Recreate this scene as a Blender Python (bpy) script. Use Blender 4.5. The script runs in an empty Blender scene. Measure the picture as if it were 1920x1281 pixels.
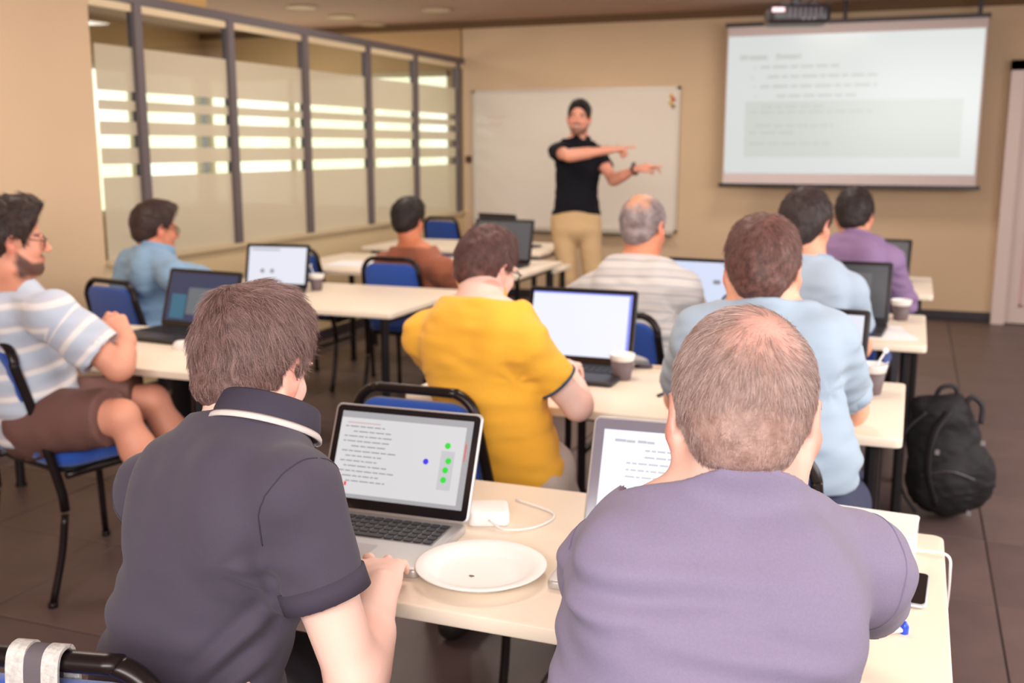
import bpy, bmesh, math, random
import numpy as np
from mathutils import Vector, Matrix
random.seed(7); rng = np.random.default_rng(7)
SC = bpy.context.scene
COL = SC.collection
V = lambda *a: np.array(a, float)

# ------------------------------------------------------------------ camera
cam_d = bpy.data.cameras.new('camera'); cam = bpy.data.objects.new('camera', cam_d); COL.objects.link(cam)
cam_d.sensor_width = 36.0; cam_d.lens = 36.0 * 1960 / 1920; cam_d.clip_start = 0.05; cam_d.clip_end = 60
cam.location = (0, 0, 1.45)
cam.rotation_euler = (math.radians(90 - 10.55), 0, math.radians(20.9))
cam_d.dof.use_dof = True; cam_d.dof.focus_distance = 1.32; cam_d.dof.aperture_fstop = 5.2
SC.camera = cam

# ------------------------------------------------------------------ world, lights, exposure
w = bpy.data.worlds.new('world'); SC.world = w; w.use_nodes = True
w.node_tree.nodes['Background'].inputs[0].default_value = (1.0, 0.92, 0.86, 1)
w.node_tree.nodes['Background'].inputs[1].default_value = 0.25
SC.view_settings.view_transform = 'Standard'; SC.view_settings.look = 'None'
SC.view_settings.gamma = 1.0; SC.view_settings.use_curve_mapping = False
SC.view_settings.exposure = 0.58
def area(name, loc, target, sx, sy, power, color):
    l = bpy.data.lights.new(name, 'AREA'); l.shape = 'RECTANGLE'; l.size = sx; l.size_y = sy
    l.energy = power; l.color = color
    o = bpy.data.objects.new(name, l); COL.objects.link(o); o.location = loc
    d = Vector(target) - Vector(loc); o.rotation_euler = d.to_track_quat('-Z', 'Y').to_euler()
    return o
# daylight from the windows behind and to the right of the camera, lamp light from the ceiling
area('daylight_rear', (0.2, -1.6, 2.25), (-0.5, 2.4, 0.7), 3.0, 1.0, 128, (1.0, 0.97, 0.95))
area('daylight_right', (2.1, 3.4, 1.75), (-1.6, 4.3, 0.7), 4.5, 1.3, 75, (1.0, 0.975, 0.95))
for i, (lx, ly) in enumerate([(-2.9, 3.0), (-1.0, 3.0), (-2.9, 5.6), (-1.0, 5.6), (-2.9, 8.0), (-0.8, 8.0), (-5.6, 6.5), (-5.6, 8.6)]):
    area('ceiling_lamp', (lx, ly, 2.6), (lx, ly, 0), 0.6, 0.6, 14 if i < 6 else 12, (1.0, 0.90, 0.80))

# ------------------------------------------------------------------ materials
def lin(c):
    c = np.array(c, float) / 255.0
    return tuple(np.where(c <= 0.04045, c / 12.92, ((c + 0.055) / 1.055) ** 2.4)) + (1.0,)
MATS = {}
def mat(name, rgb, rough=0.6, metal=0.0, noise=None, bump=None, sheen=0.0, emit=0.0, spec=None, coat=0.0):
    """noise = (scale, amount) colour variation; bump = (scale, distance)"""
    if name in MATS: return MATS[name]
    m = bpy.data.materials.new(name); m.use_nodes = True; nt = m.node_tree; N = nt.nodes; L = nt.links
    b = N['Principled BSDF']
    b.inputs['Roughness'].default_value = rough; b.inputs['Metallic'].default_value = metal
    if spec is not None: b.inputs['Specular IOR Level'].default_value = spec
    if sheen: b.inputs['Sheen Weight'].default_value = sheen; b.inputs['Sheen Roughness'].default_value = 0.6
    if coat: b.inputs['Coat Weight'].default_value = coat
    c = lin(rgb); b.inputs['Base Color'].default_value = c
    tc = N.new('ShaderNodeTexCoord')
    if noise:
        n = N.new('ShaderNodeTexNoise'); n.inputs['Scale'].default_value = noise[0]; n.inputs['Detail'].default_value = 3
        L.new(tc.outputs['Object'], n.inputs['Vector'])
        r = N.new('ShaderNodeValToRGB'); a = noise[1]
        r.color_ramp.elements[0].position = 0.3; r.color_ramp.elements[1].position = 0.7
        r.color_ramp.elements[0].color = tuple(x * (1 - a) for x in c[:3]) + (1,)
        r.color_ramp.elements[1].color = tuple(min(1, x * (1 + a)) for x in c[:3]) + (1,)
        L.new(n.outputs['Fac'], r.inputs['Fac']); L.new(r.outputs['Color'], b.inputs['Base Color'])
    if bump:
        n = N.new('ShaderNodeTexNoise'); n.inputs['Scale'].default_value = bump[0]; n.inputs['Detail'].default_value = 2
        L.new(tc.outputs['Object'], n.inputs['Vector'])
        bm = N.new('ShaderNodeBump'); bm.inputs['Distance'].default_value = bump[1]; bm.inputs['Strength'].default_value = 0.6
        L.new(n.outputs['Fac'], bm.inputs['Height']); L.new(bm.outputs['Normal'], b.inputs['Normal'])
    if emit:
        b.inputs['Emission Color'].default_value = c; b.inputs['Emission Strength'].default_value = emit
    MATS[name] = m; return m
def screen_mat(name, rgb, strength):
    """a lit display: gives off its own light, with a slight glassy gloss"""
    if name in MATS: return MATS[name]
    m = mat(name, rgb, 0.25, emit=strength); b = m.node_tree.nodes['Principled BSDF']
    b.inputs['Base Color'].default_value = (0.02, 0.02, 0.02, 1); return m
def skin_mat():
    m = mat('skin', (225, 170, 145), 0.55, bump=(260, 0.0006)); nt = m.node_tree
    a = nt.nodes.new('ShaderNodeAttribute'); a.attribute_name = 'tint'
    b = nt.nodes['Principled BSDF']
    nt.links.new(a.outputs['Color'], b.inputs['Base Color'])
    b.inputs['Subsurface Weight'].default_value = 0.06; b.inputs['Subsurface Radius'].default_value = (0.012, 0.004, 0.002); b.inputs['Subsurface Scale'].default_value = 1.0
    return m
def hair_mat(name, rgb, rgb2, scale=60, patch=None):
    """streaky hair: the two colours alternate in fine grain"""
    m = mat(name, rgb, 0.55, bump=(scale * 4, 0.002)); nt = m.node_tree; N = nt.nodes; L = nt.links; b = N['Principled BSDF']
    tc = N.new('ShaderNodeTexCoord'); n = N.new('ShaderNodeTexNoise'); n.inputs['Scale'].default_value = scale; n.inputs['Detail'].default_value = 5
    r = N.new('ShaderNodeValToRGB'); r.color_ramp.elements[0].position = 0.38; r.color_ramp.elements[1].position = 0.62
    r.color_ramp.elements[0].color = lin(rgb); r.color_ramp.elements[1].color = lin(rgb2)
    L.new(tc.outputs['Object'], n.inputs['Vector']); L.new(n.outputs['Fac'], r.inputs['Fac'])
    at = N.new('ShaderNodeAttribute'); at.attribute_name = 'thin'
    mx = N.new('ShaderNodeMix'); mx.data_type = 'RGBA'
    L.new(at.outputs['Fac'], mx.inputs[0]); L.new(r.outputs['Color'], mx.inputs[6]); mx.inputs[7].default_value = lin(patch or rgb)
    L.new(mx.outputs[2], b.inputs['Base Color'])
    return m
def strand_mat(name, rgb, rgb2):
    if name in MATS: return MATS[name]
    m = mat(name, rgb, 0.45); nt = m.node_tree; N = nt.nodes; L = nt.links; b = N['Principled BSDF']
    hi = N.new('ShaderNodeHairInfo'); r = N.new('ShaderNodeValToRGB')
    r.color_ramp.elements[0].color = lin(rgb); r.color_ramp.elements[1].color = lin(rgb2)
    L.new(hi.outputs['Random'], r.inputs['Fac']); L.new(r.outputs['Color'], b.inputs['Base Color'])
    return m
def stripe_mat(name, base, bands, period, rough=0.85):
    """knitted stripes running along the cloth coordinate 'cloth'; bands = [(pos, colour)...] constant steps"""
    m = mat(name, base, rough, bump=(700, 0.0004), sheen=0.2); nt = m.node_tree; N = nt.nodes; L = nt.links; b = N['Principled BSDF']
    at = N.new('ShaderNodeAttribute'); at.attribute_name = 'cloth'
    mu = N.new('ShaderNodeMath'); mu.operation = 'DIVIDE'; mu.inputs[1].default_value = period
    fr = N.new('ShaderNodeMath'); fr.operation = 'FRACT'
    L.new(at.outputs['Fac'], mu.inputs[0]); L.new(mu.outputs[0], fr.inputs[0])
    r = N.new('ShaderNodeValToRGB'); r.color_ramp.interpolation = 'LINEAR'
    els = r.color_ramp.elements
    els[0].position = bands[0][0]; els[0].color = lin(bands[0][1]); els[1].position = bands[1][0]; els[1].color = lin(bands[1][1])
    for p, c in bands[2:]:
        e = els.new(p); e.color = lin(c)
    L.new(fr.outputs[0], r.inputs['Fac']); L.new(r.outputs['Color'], b.inputs['Base Color'])
    return m

# ------------------------------------------------------------------ object helpers
def tag(o, label=None, cat=None, group=None, kind=None):
    if label: o['label'] = label
    if cat: o['category'] = cat
    if group: o['group'] = group
    if kind: o['kind'] = kind
    return o
def empty(name, loc, rz, label, cat, group=None):
    o = bpy.data.objects.new(name, None); COL.objects.link(o); o.location = loc; o.rotation_euler = (0, 0, rz)
    o.empty_display_size = 0.05
    return tag(o, label, cat, group)
def link(name, me, m, parent=None, smooth=False):
    o = bpy.data.objects.new(name, me); COL.objects.link(o)
    if m is not None:
        for x in (m if isinstance(m, (list, tuple)) else [m]): me.materials.append(x)
    if smooth: me.shade_smooth()
    if parent is not None: o.parent = parent
    return o
class MB:
    """collects shapes into one mesh"""
    def __init__(s): s.v = []; s.f = []; s.mi = []
    def add(s, v, f, mi=0):
        k = len(s.v); s.v += [tuple(map(float, p)) for p in v]; s.f += [tuple(i + k for i in q) for q in f]; s.mi += [mi] * len(f); return s
    def box(s, a, b, mi=0, M=None):
        (x0, y0, z0), (x1, y1, z1) = a, b
        v = [(x, y, z) for z in (z0, z1) for y in (y0, y1) for x in (x0, x1)]
        if M is not None: v = [tuple(M @ Vector(p)) for p in v]
        return s.add(v, [(0, 2, 3, 1), (4, 5, 7, 6), (0, 1, 5, 4), (2, 6, 7, 3), (0, 4, 6, 2), (1, 3, 7, 5)], mi)
    def slab(s, outline, z0, z1, edge=0.004, mi=0, M=None, steps=2, bend=None):
        """rounded-edge slab from an outline of (x, y) between z0 and z1"""
        o = np.array(outline, float); n = len(o); c = o.mean(0)
        prev = np.roll(o, 1, 0); nxt = np.roll(o, -1, 0); t = nxt - prev; t /= np.linalg.norm(t, axis=1)[:, None] + 1e-9
        nrm = np.stack([t[:, 1], -t[:, 0]], 1)
        if ((o - c) * nrm).sum() < 0: nrm = -nrm
        rings = []
        for k in range(steps + 1):
            a = math.pi / 2 * k / steps; rings.append((edge * (1 - math.sin(a)), z0 + edge * (1 - math.cos(a))))
        for k in range(steps + 1):
            a = math.pi / 2 * k / steps; rings.append((edge * (1 - math.cos(a)), z1 - edge * (1 - math.sin(a))))
        v = []
        for ins, z in rings:
            p = o - nrm * ins
            v += [(x, y, z) for x, y in p]
        f = []
        R = len(rings)
        for r in range(R - 1):
            for i in range(n):
                j = (i + 1) % n; f.append((r * n + i, r * n + j, (r + 1) * n + j, (r + 1) * n + i))
        f.append(tuple(range(n))[::-1]); f.append(tuple((R - 1) * n + i for i in range(n)))
        v = [np.array(p) for p in v]
        if bend: v = [bend(p) for p in v]
        if M is not None: v = [tuple(M @ Vector(p)) for p in v]
        return s.add(v, f, mi)
    def tube(s, pts, r, n=10, mi=0, flat=1.0, closed=False):
        pts = [np.array(p, float) for p in pts]; m = len(pts); v = []; f = []
        rr = r if hasattr(r, '__len__') else [r] * m
        up = None
        for i, p in enumerate(pts):
            a = pts[(i - 1) % m] if (i > 0 or closed) else p; b = pts[(i + 1) % m] if (i < m - 1 or closed) else p
            t = b - a; t /= np.linalg.norm(t) + 1e-9
            if up is None:
                up = np.array([0, 0, 1.0]) if abs(t[2]) < 0.9 else np.array([0, 1.0, 0])
            sd = np.cross(t, up); sd /= np.linalg.norm(sd) + 1e-9; up = np.cross(sd, t)
            for k in range(n):
                a2 = 2 * math.pi * k / n; v.append(p + rr[i] * (math.cos(a2) * sd + math.sin(a2) * up * flat))
        for i in range(m if closed else m - 1):
            for k in range(n):
                j = (i + 1) % m; f.append((i * n + k, i * n + (k + 1) % n, j * n + (k + 1) % n, j * n + k))
        if not closed: f.append(tuple(range(n))[::-1]); f.append(tuple((m - 1) * n + k for k in range(n)))
        return s.add(v, f, mi)
    def lathe(s, prof, n=24, mi=0, c=(0, 0, 0)):
        v = []; f = []
        for r, z in prof:
            for k in range(n):
                a = 2 * math.pi * k / n; v.append((c[0] + r * math.cos(a), c[1] + r * math.sin(a), c[2] + z))
        for i in range(len(prof) - 1):
            for k in range(n): f.append((i * n + k, i * n + (k + 1) % n, (i + 1) * n + (k + 1) % n, (i + 1) * n + k))
        f.append(tuple(range(n))[::-1]); f.append(tuple((len(prof) - 1) * n + k for k in range(n)))
        return s.add(v, f, mi)
    def mesh(s, name):
        me = bpy.data.meshes.new(name); me.from_pydata(s.v, [], s.f); me.update()
        if any(s.mi): me.polygons.foreach_set('material_index', s.mi)
        return me
    def build(s, name, m, parent=None, smooth=False):
        me = s.mesh(name); o = link(name, me, m, parent)
        if smooth: me.shade_smooth()
        return o
def auto_smooth(o, ang=40):
    me = o.data; me.shade_smooth()
    bm = bmesh.new(); bm.from_mesh(me)
    lim = math.radians(ang)
    for e in bm.edges:
        if len(e.link_faces) == 2 and e.calc_face_angle(0) > lim: e.smooth = False
    bm.to_mesh(me); bm.free(); return o
def rrect(w, h, r, n=5, cx=0, cy=0, taper=1.0):
    """rounded rectangle outline; taper scales the far (+y) edge"""
    pts = []
    for qx, qy, a0 in ((1, 1, 0), (-1, 1, 90), (-1, -1, 180), (1, -1, 270)):
        for k in range(n + 1):
            a = math.radians(a0 + 90 * k / n)
            pts.append((qx * (w / 2 - r) + r * math.cos(a), qy * (h / 2 - r) + r * math.sin(a)))
    return [(cx + x * (1 + (taper - 1) * (y / h + 0.5)), cy + y) for x, y in pts]
def smooth_path(pts, n=6):
    """Catmull-Rom through the points"""
    P = [np.array(p, float) for p in pts]; P = [2 * P[0] - P[1]] + P + [2 * P[-1] - P[-2]]; out = []
    for i in range(1, len(P) - 2):
        for k in range(n):
            t = k / n; a, b, c, d = P[i - 1:i + 3]
            out.append(0.5 * ((2 * b) + (c - a) * t + (2 * a - 5 * b + 4 * c - d) * t * t + (3 * b - a - 3 * c + d) * t ** 3))
    out.append(P[-2]); return out

# ------------------------------------------------------------------ implicit-surface mesher (one continuous skin per body)
class Field:
    def __init__(s, lo, hi, h):
        s.h = h; s.lo = np.array(lo, float); n = np.ceil((np.array(hi) - s.lo) / h).astype(int) + 1
        s.ax = [s.lo[i] + h * np.arange(n[i]) for i in range(3)]
        s.F = np.full(n, 0.08, np.float32)
    def _sl(s, lo, hi):
        out = []
        for i in range(3):
            a = int(np.clip(np.floor((lo[i] - s.lo[i]) / s.h), 0, len(s.ax[i]))); b = int(np.clip(np.ceil((hi[i] - s.lo[i]) / s.h) + 1, 0, len(s.ax[i])))
            out.append(slice(a, b))
        return tuple(out)
    def _grid(s, sl):
        return (s.ax[0][sl[0]][:, None, None].astype(np.float32), s.ax[1][sl[1]][None, :, None].astype(np.float32), s.ax[2][sl[2]][None, None, :].astype(np.float32))
    def _mix(s, sl, d, k, sub=False):
        A = s.F[sl]
        if sub:
            d = -d
            if k > 0:
                hh = np.maximum(k - np.abs(A - d), 0) / k; s.F[sl] = np.maximum(A, d) + hh * hh * k * 0.25
            else: s.F[sl] = np.maximum(A, d)
        else:
            if k > 0:
                hh = np.maximum(k - np.abs(A - d), 0) / k; s.F[sl] = np.minimum(A, d) - hh * hh * k * 0.25
            else: s.F[sl] = np.minimum(A, d)
    def cone(s, a, b, ra, rb, k=0.01, sub=False, squash=None):
        """tapered capsule; squash=(axis vector, factor) flattens it along an axis"""
        a = np.array(a, float); b = np.array(b, float); m = max(ra, rb) + k + 3 * s.h
        sl = s._sl(np.minimum(a, b) - m, np.maximum(a, b) + m)
        if any(x.start >= x.stop for x in sl): return
        X, Y, Z = s._grid(sl); ab = b - a; L2 = float(ab @ ab) + 1e-12
        px, py, pz = X - a[0], Y - a[1], Z - a[2]
        t = np.clip((px * ab[0] + py * ab[1] + pz * ab[2]) / L2, 0, 1)
        qx, qy, qz = px - t * ab[0], py - t * ab[1], pz - t * ab[2]
        d2 = qx * qx + qy * qy + qz * qz
        if squash:
            ax, fct = np.array(squash[0], float), squash[1]; ax = ax / np.linalg.norm(ax)
            c = qx * ax[0] + qy * ax[1] + qz * ax[2]; d2 = d2 + c * c * (1 / fct ** 2 - 1)
        s._mix(sl, (np.sqrt(d2) - (ra + (rb - ra) * t)).astype(np.float32), k, sub)
    def ell(s, c, R, r, k=0.01, sub=False):
        """ellipsoid: R rows are its axes, r its radii"""
        c = np.array(c, float); R = np.array(R, float); r = np.array(r, float)
        ext = np.sqrt(((R * r[:, None]) ** 2).sum(0)) + k + 3 * s.h
        sl = s._sl(c - ext, c + ext)
        if any(x.start >= x.stop for x in sl): return
        X, Y, Z = s._grid(sl); px, py, pz = X - c[0], Y - c[1], Z - c[2]
        k0 = 0; k1 = 0
        for i in range(3):
            q = px * R[i, 0] + py * R[i, 1] + pz * R[i, 2]
            k0 = k0 + (q / r[i]) ** 2; k1 = k1 + (q / r[i] ** 2) ** 2
        k0 = np.sqrt(k0); k1 = np.sqrt(k1) + 1e-6
        s._mix(sl, (k0 * (k0 - 1) / k1).astype(np.float32), k, sub)
    def plane(s, p, n, k=0.0, lo=None, hi=None):
        """cut away the side the normal points to (within an optional box)"""
        n = np.array(n, float); n /= np.linalg.norm(n); p = np.array(p, float)
        sl = s._sl(lo, hi) if lo is not None else (slice(None),) * 3
        X, Y, Z = s._grid(sl)
        d = ((X - p[0]) * n[0] + (Y - p[1]) * n[1] + (Z - p[2]) * n[2]).astype(np.float32)
        A = s.F[sl]
        if k > 0:
            hh = np.maximum(k - np.abs(A - d), 0) / k; s.F[sl] = np.maximum(A, d) + hh * hh * k * 0.25
        else: s.F[sl] = np.maximum(A, d)
    def surf(s, relax=2):
        F = s.F; S = F < 0; nx, ny, nz = F.shape
        corner = [(i, j, k) for i in (0, 1) for j in (0, 1) for k in (0, 1)]
        cnt = sum(S[i:nx - 1 + i, j:ny - 1 + j, k:nz - 1 + k].astype(np.uint8) for i, j, k in corner)
        act = (cnt > 0) & (cnt < 8); idx = np.argwhere(act); nv = len(idx)
        if nv == 0: return np.zeros((0, 3)), np.zeros((0, 4), int)
        vid = np.full(act.shape, -1, np.int32); vid[act] = np.arange(nv)
        cv = {c: F[idx[:, 0] + c[0], idx[:, 1] + c[1], idx[:, 2] + c[2]] for c in corner}
        acc = np.zeros((nv, 3)); num = np.zeros(nv)
        for a in corner:
            for ax in range(3):
                if a[ax]: continue
                b = list(a); b[ax] = 1; b = tuple(b); fa, fb = cv[a], cv[b]; cr = (fa < 0) != (fb < 0)
                t = np.where(cr, fa / np.where(cr, fa - fb, 1), 0); p = np.zeros((nv, 3)); p[:] = a; p[:, ax] += t
                acc[cr] += p[cr]; num += cr
        P = s.lo + s.h * (idx + acc / num[:, None]); faces = []
        for ax in range(3):
            o1, o2 = [(1, 2), (2, 0), (0, 1)][ax]
            sa = [slice(None)] * 3; sb = [slice(None)] * 3; sa[ax] = slice(0, -1); sb[ax] = slice(1, None)
            A = S[tuple(sa)]; B = S[tuple(sb)]; e = np.argwhere(A != B)
            e = e[(e[:, o1] > 0) & (e[:, o2] > 0) & (e[:, o1] < F.shape[o1] - 1) & (e[:, o2] < F.shape[o2] - 1)]
            ins = A[tuple(e.T)]
            def g(d1, d2):
                q = e.copy(); q[:, o1] -= d1; q[:, o2] -= d2; return vid[tuple(q.T)]
            q = np.stack([g(1, 1), g(0, 1), g(0, 0), g(1, 0)], 1); q[~ins] = q[~ins][:, ::-1]; faces.append(q)
        Q = np.concatenate(faces); Q = Q[(Q >= 0).all(1)]
        for _ in range(relax):
            A = np.zeros_like(P); n = np.zeros(nv)
            for a, b in ((0, 1), (1, 2), (2, 3), (3, 0)):
                for c in range(3):
                    A[:, c] += np.bincount(Q[:, a], P[Q[:, b], c], nv) + np.bincount(Q[:, b], P[Q[:, a], c], nv)
                n += np.bincount(Q[:, a], minlength=nv) + np.bincount(Q[:, b], minlength=nv)
            P = P * 0.5 + 0.5 * A / np.maximum(n, 1)[:, None]
        return P, Q
def normals(P, Q):
    n = np.cross(P[Q[:, 2]] - P[Q[:, 0]], P[Q[:, 3]] - P[Q[:, 1]]); N = np.zeros_like(P)
    for k in range(4):
        for c in range(3): N[:, c] += np.bincount(Q[:, k], n[:, c], len(P))
    return N / (np.linalg.norm(N, axis=1)[:, None] + 1e-12)
def keep_largest(P, Q):
    """drops crumbs: keeps only the largest connected piece"""
    n = len(P); lab = np.arange(n)
    E = np.concatenate([Q[:, [0, 1]], Q[:, [1, 2]], Q[:, [2, 3]], Q[:, [3, 0]]])
    while True:
        m = np.minimum(lab[E[:, 0]], lab[E[:, 1]]); l2 = lab.copy()
        np.minimum.at(l2, E[:, 0], m); np.minimum.at(l2, E[:, 1], m); l2 = l2[l2]; l2 = l2[l2]
        if (l2 == lab).all(): break
        lab = l2
    c = np.bincount(lab, minlength=n); keep = lab == c.argmax()
    if keep.all(): return P, Q
    ren = np.cumsum(keep) - 1; Q = Q[keep[Q].all(1)]; return P[keep], ren[Q]
def np_mesh(name, P, Q):
    me = bpy.data.meshes.new(name); me.vertices.add(len(P)); me.vertices.foreach_set('co', P.astype(np.float32).ravel())
    me.loops.add(Q.size); me.loops.foreach_set('vertex_index', Q.astype(np.int32).ravel())
    me.polygons.add(len(Q)); me.polygons.foreach_set('loop_start', np.arange(0, Q.size, 4, dtype=np.int32))
    me.polygons.foreach_set('use_smooth', np.ones(len(Q), bool))
    me.update(calc_edges=True); me.validate(); return me
def vnoise(P, sc, seed=0):
    """smooth value noise, -1..1"""
    p = P * sc + seed * 17.13; i = np.floor(p).astype(np.int64); f = p - i; f = f * f * (3 - 2 * f)
    def hsh(a, b, c):
        h = (a * 73856093) ^ (b * 19349663) ^ (c * 83492791) ^ (seed * 2654435761); h = (h ^ (h >> 13)) * 1274126177
        return ((h ^ (h >> 16)) & 0xffff) / 32767.5 - 1
    out = 0
    for dx in (0, 1):
        for dy in (0, 1):
            for dz in (0, 1):
                wgt = (f[:, 0] if dx else 1 - f[:, 0]) * (f[:, 1] if dy else 1 - f[:, 1]) * (f[:, 2] if dz else 1 - f[:, 2])
                out = out + wgt * hsh(i[:, 0] + dx, i[:, 1] + dy, i[:, 2] + dz)
    return out
def seg_d(P, a, b):
    ab = b - a; t = np.clip(((P - a) @ ab) / (ab @ ab + 1e-12), 0, 1); return np.linalg.norm(P - a - t[:, None] * ab, axis=1), t

# ------------------------------------------------------------------ people
def unit(a): a = np.array(a, float); return a / (np.linalg.norm(a) + 1e-12)
def frame(yaw, pitch=0, roll=0):
    """rows: right, forward, up.  yaw: degrees left of +Y, pitch: nod down, roll: tilt to the right"""
    y, p, r = map(math.radians, (yaw, pitch, roll))
    f0 = V(-math.sin(y), math.cos(y), 0); z = V(0, 0, 1); rt = V(math.cos(y), math.sin(y), 0)
    f = f0 * math.cos(p) - z * math.sin(p); u = z * math.cos(p) + f0 * math.sin(p)
    rt2 = rt * math.cos(r) - u * math.sin(r); u2 = u * math.cos(r) + rt * math.sin(r)
    return np.stack([rt2, f, u2])
def add_head(F, c, R, s=1.0, jaw=1.0):
    g = lambda x, y, z: c + (x * R[0] + y * R[1] + z * R[2]) * s
    e = lambda x, y, z, r, k=0.012, sub=False: F.ell(g(x, y, z), R, np.array(r) * s, k * s, sub)
    cn = lambda a, b, ra, rb, k=0.01, sub=False: F.cone(g(*a), g(*b), ra * s, rb * s, k * s, sub)
    e(0, -.014, .034, (.073, .092, .085), 0)
    e(0, -.045, .012, (.064, .060, .066), .012)
    e(0, .036, -.028, (.056, .052, .080), .02)
    for q in (-1, 1):
        cn((q * .052 * jaw, .004, -.052), (q * .02, .066, -.094), .021, .02, .03)
        e(q * .034, .062, -.03, (.024, .02, .022), .02)                       # cheekbone
        e(q * .032, .081, .017, (.022, .010, .007), .012)                     # brow ridge
    cn((0, .07, -.098), (0, .076, -.09), .019, .017, .02)                       # chin
    for q in (-1, 1): e(q * .031, .093, .000, (.015, .014, .011), .008, True)   # eye sockets
    for q in (-1, 1): e(q * .031, .0755, .000, (.0135, .0125, .0105), .004)     # lids
    cn((0, .086, .006), (0, .110, -.029), .0065, .0105, .010)                   # nose
    for q in (-1, 1): e(q * .010, .100, -.033, (.0075, .009, .006), .006)
    e(0, .089, -.056, (.023, .010, .0055), .006); e(0, .087, -.067, (.020, .011, .006), .006)
    e(0, .101, -.0615, (.020, .006, .0012), .003, True)
    for q in (-1, 1):                                                           # ears
        Re = np.stack([unit(R[0] * q * .93 - R[1] * .38), unit(R[1] * .93 + R[0] * q * .38 ), R[2]])
        Re[1] = np.cross(Re[2], Re[0]); Re[1] *= np.sign(Re[1] @ R[1])
        F.ell(g(q * .0815, -.012, -.002), Re, np.array((.0055, .0185, .031)) * s, .005 * s)
        F.ell(g(q * .075, -.003, -.024), Re, np.array((.009, .012, .014)) * s, .008 * s); F.ell(g(q * .069, -.006, -.036), Re, np.array((.010, .014, .016)) * s, .012 * s)
        F.ell(g(q * .0875, -.005, .002), Re, np.array((.006, .009, .016)) * s, .004 * s, True)
def add_hand(F, wr, d, n, side, curl=(.3, .35, .4, .45), spread=.12, thumb=.5, s=1.0):
    d = unit(d); n = unit(n - (np.array(n) @ d) * d); t = side * np.cross(d, n); wr = np.array(wr, float)
    offs = (.031, .0105, -.0105, -.030); L1 = (.043, .048, .045, .034); L2 = (.026, .030, .027, .020); L3 = (.020, .021, .020, .018); up = (.084, .088, .085, .078)
    F.cone(wr, wr + d * .03 * s, .026 * s, .03 * s, .012, squash=(n, .62))
    for i in range(4):
        kn = wr + (d * up[i] + t * offs[i]) * s
        F.cone(wr + (d * .018 + t * offs[i] * .55) * s, kn, .0135 * s, .0115 * s, .012)
        dd = unit(d + t * spread * offs[i] / .03); p = kn; r = (.0095, .0098, .0093, .0083)[i] * s; a = 0
        for j, L in enumerate((L1[i], L2[i], L3[i])):
            a += curl[i] * (1.0, 1.15, .8)[j]
            q = p + (dd * math.cos(a) + n * math.sin(a)) * L * s
            F.cone(p, q, r, r * .9, .004); p = q; r *= .9
    b = wr + (d * .022 + t * .024 + n * .006) * s
    dt = unit(d * (.75 - .2 * thumb) + t * (.75 - .55 * thumb) + n * .35 * (thumb + .3))
    m = b + dt * .043 * s; F.cone(b, m, .0145 * s, .0115 * s, .012)
    d2 = unit(dt + d * .35 - t * .3 * thumb); q = m + d2 * .030 * s; F.cone(m, q, .011 * s, .0098 * s, .004); F.cone(q, q + unit(d2 + d * .15) * .021 * s, .0098 * s, .0082 * s, .004)
SECT = [(-.10, .150, .112), (.08, .152, .110), (.24, .140, .102), (.40, .132, .098), (.55, .136, .100), (.70, .144, .102), (.82, .143, .096), (.92, .118, .080)]
def add_torso(F, S, e=0.0):
    """pelvis to shoulders as elliptical sections along a bent spine"""
    H, N = S['hip'], S['c7']; mid = (H + N) / 2 - S['fw'] * S.get('hunch', .02)
    gth = S.get('girth', 1.0)
    for i, (t, wd, dp) in enumerate(SECT):
        p = (1 - t) ** 2 * H + 2 * t * (1 - t) * mid + t * t * N if t > 0 else H + (N - H) * t
        tan = unit(2 * (1 - t) * (mid - H) + 2 * t * (N - mid))
        lx = unit(S['hx'] * (1 - t) + S['sx'] * t); lx = unit(lx - (lx @ tan) * tan); fy = np.cross(tan, lx)
        ww = wd * gth * S.get('wid', 1.0); belly = .018 * S.get('belly', 1) * math.exp(-((t - .3) / .25) ** 2)
        off = fy * (dp * .18 if t > .5 else 0.0)
        F.ell(p + fy * belly + off - tan * (.03 if t > .9 else 0), np.stack([lx, fy, tan]), (ww + e, dp * gth + e, .100 + e), 0.03 if i else 0)
    N2 = S['neck0']
    for sh in (S['shL'], S['shR']):
        F.cone(N - S['up'] * .055, sh, .050 + e, .044 + e, .03)
        F.cone(N2 * .55 + N * .45, sh * .80 + N * .20 - V(0, 0, .006), .034 + e, .028 + e, .035)       # trapezius
        F.ell(sh, np.eye(3), np.full(3, .047 * S.get('arm', 1) + e), .02)
    for q in (-1, 1):
        F.ell(N + (S['hip'] - N) * .22 - S['fw'] * .055 + S['sx'] * q * .085, np.stack([S['sx'], S['fw'], S['up']]), (.055 + e, .042 + e, .08 + e), .025)
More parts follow.
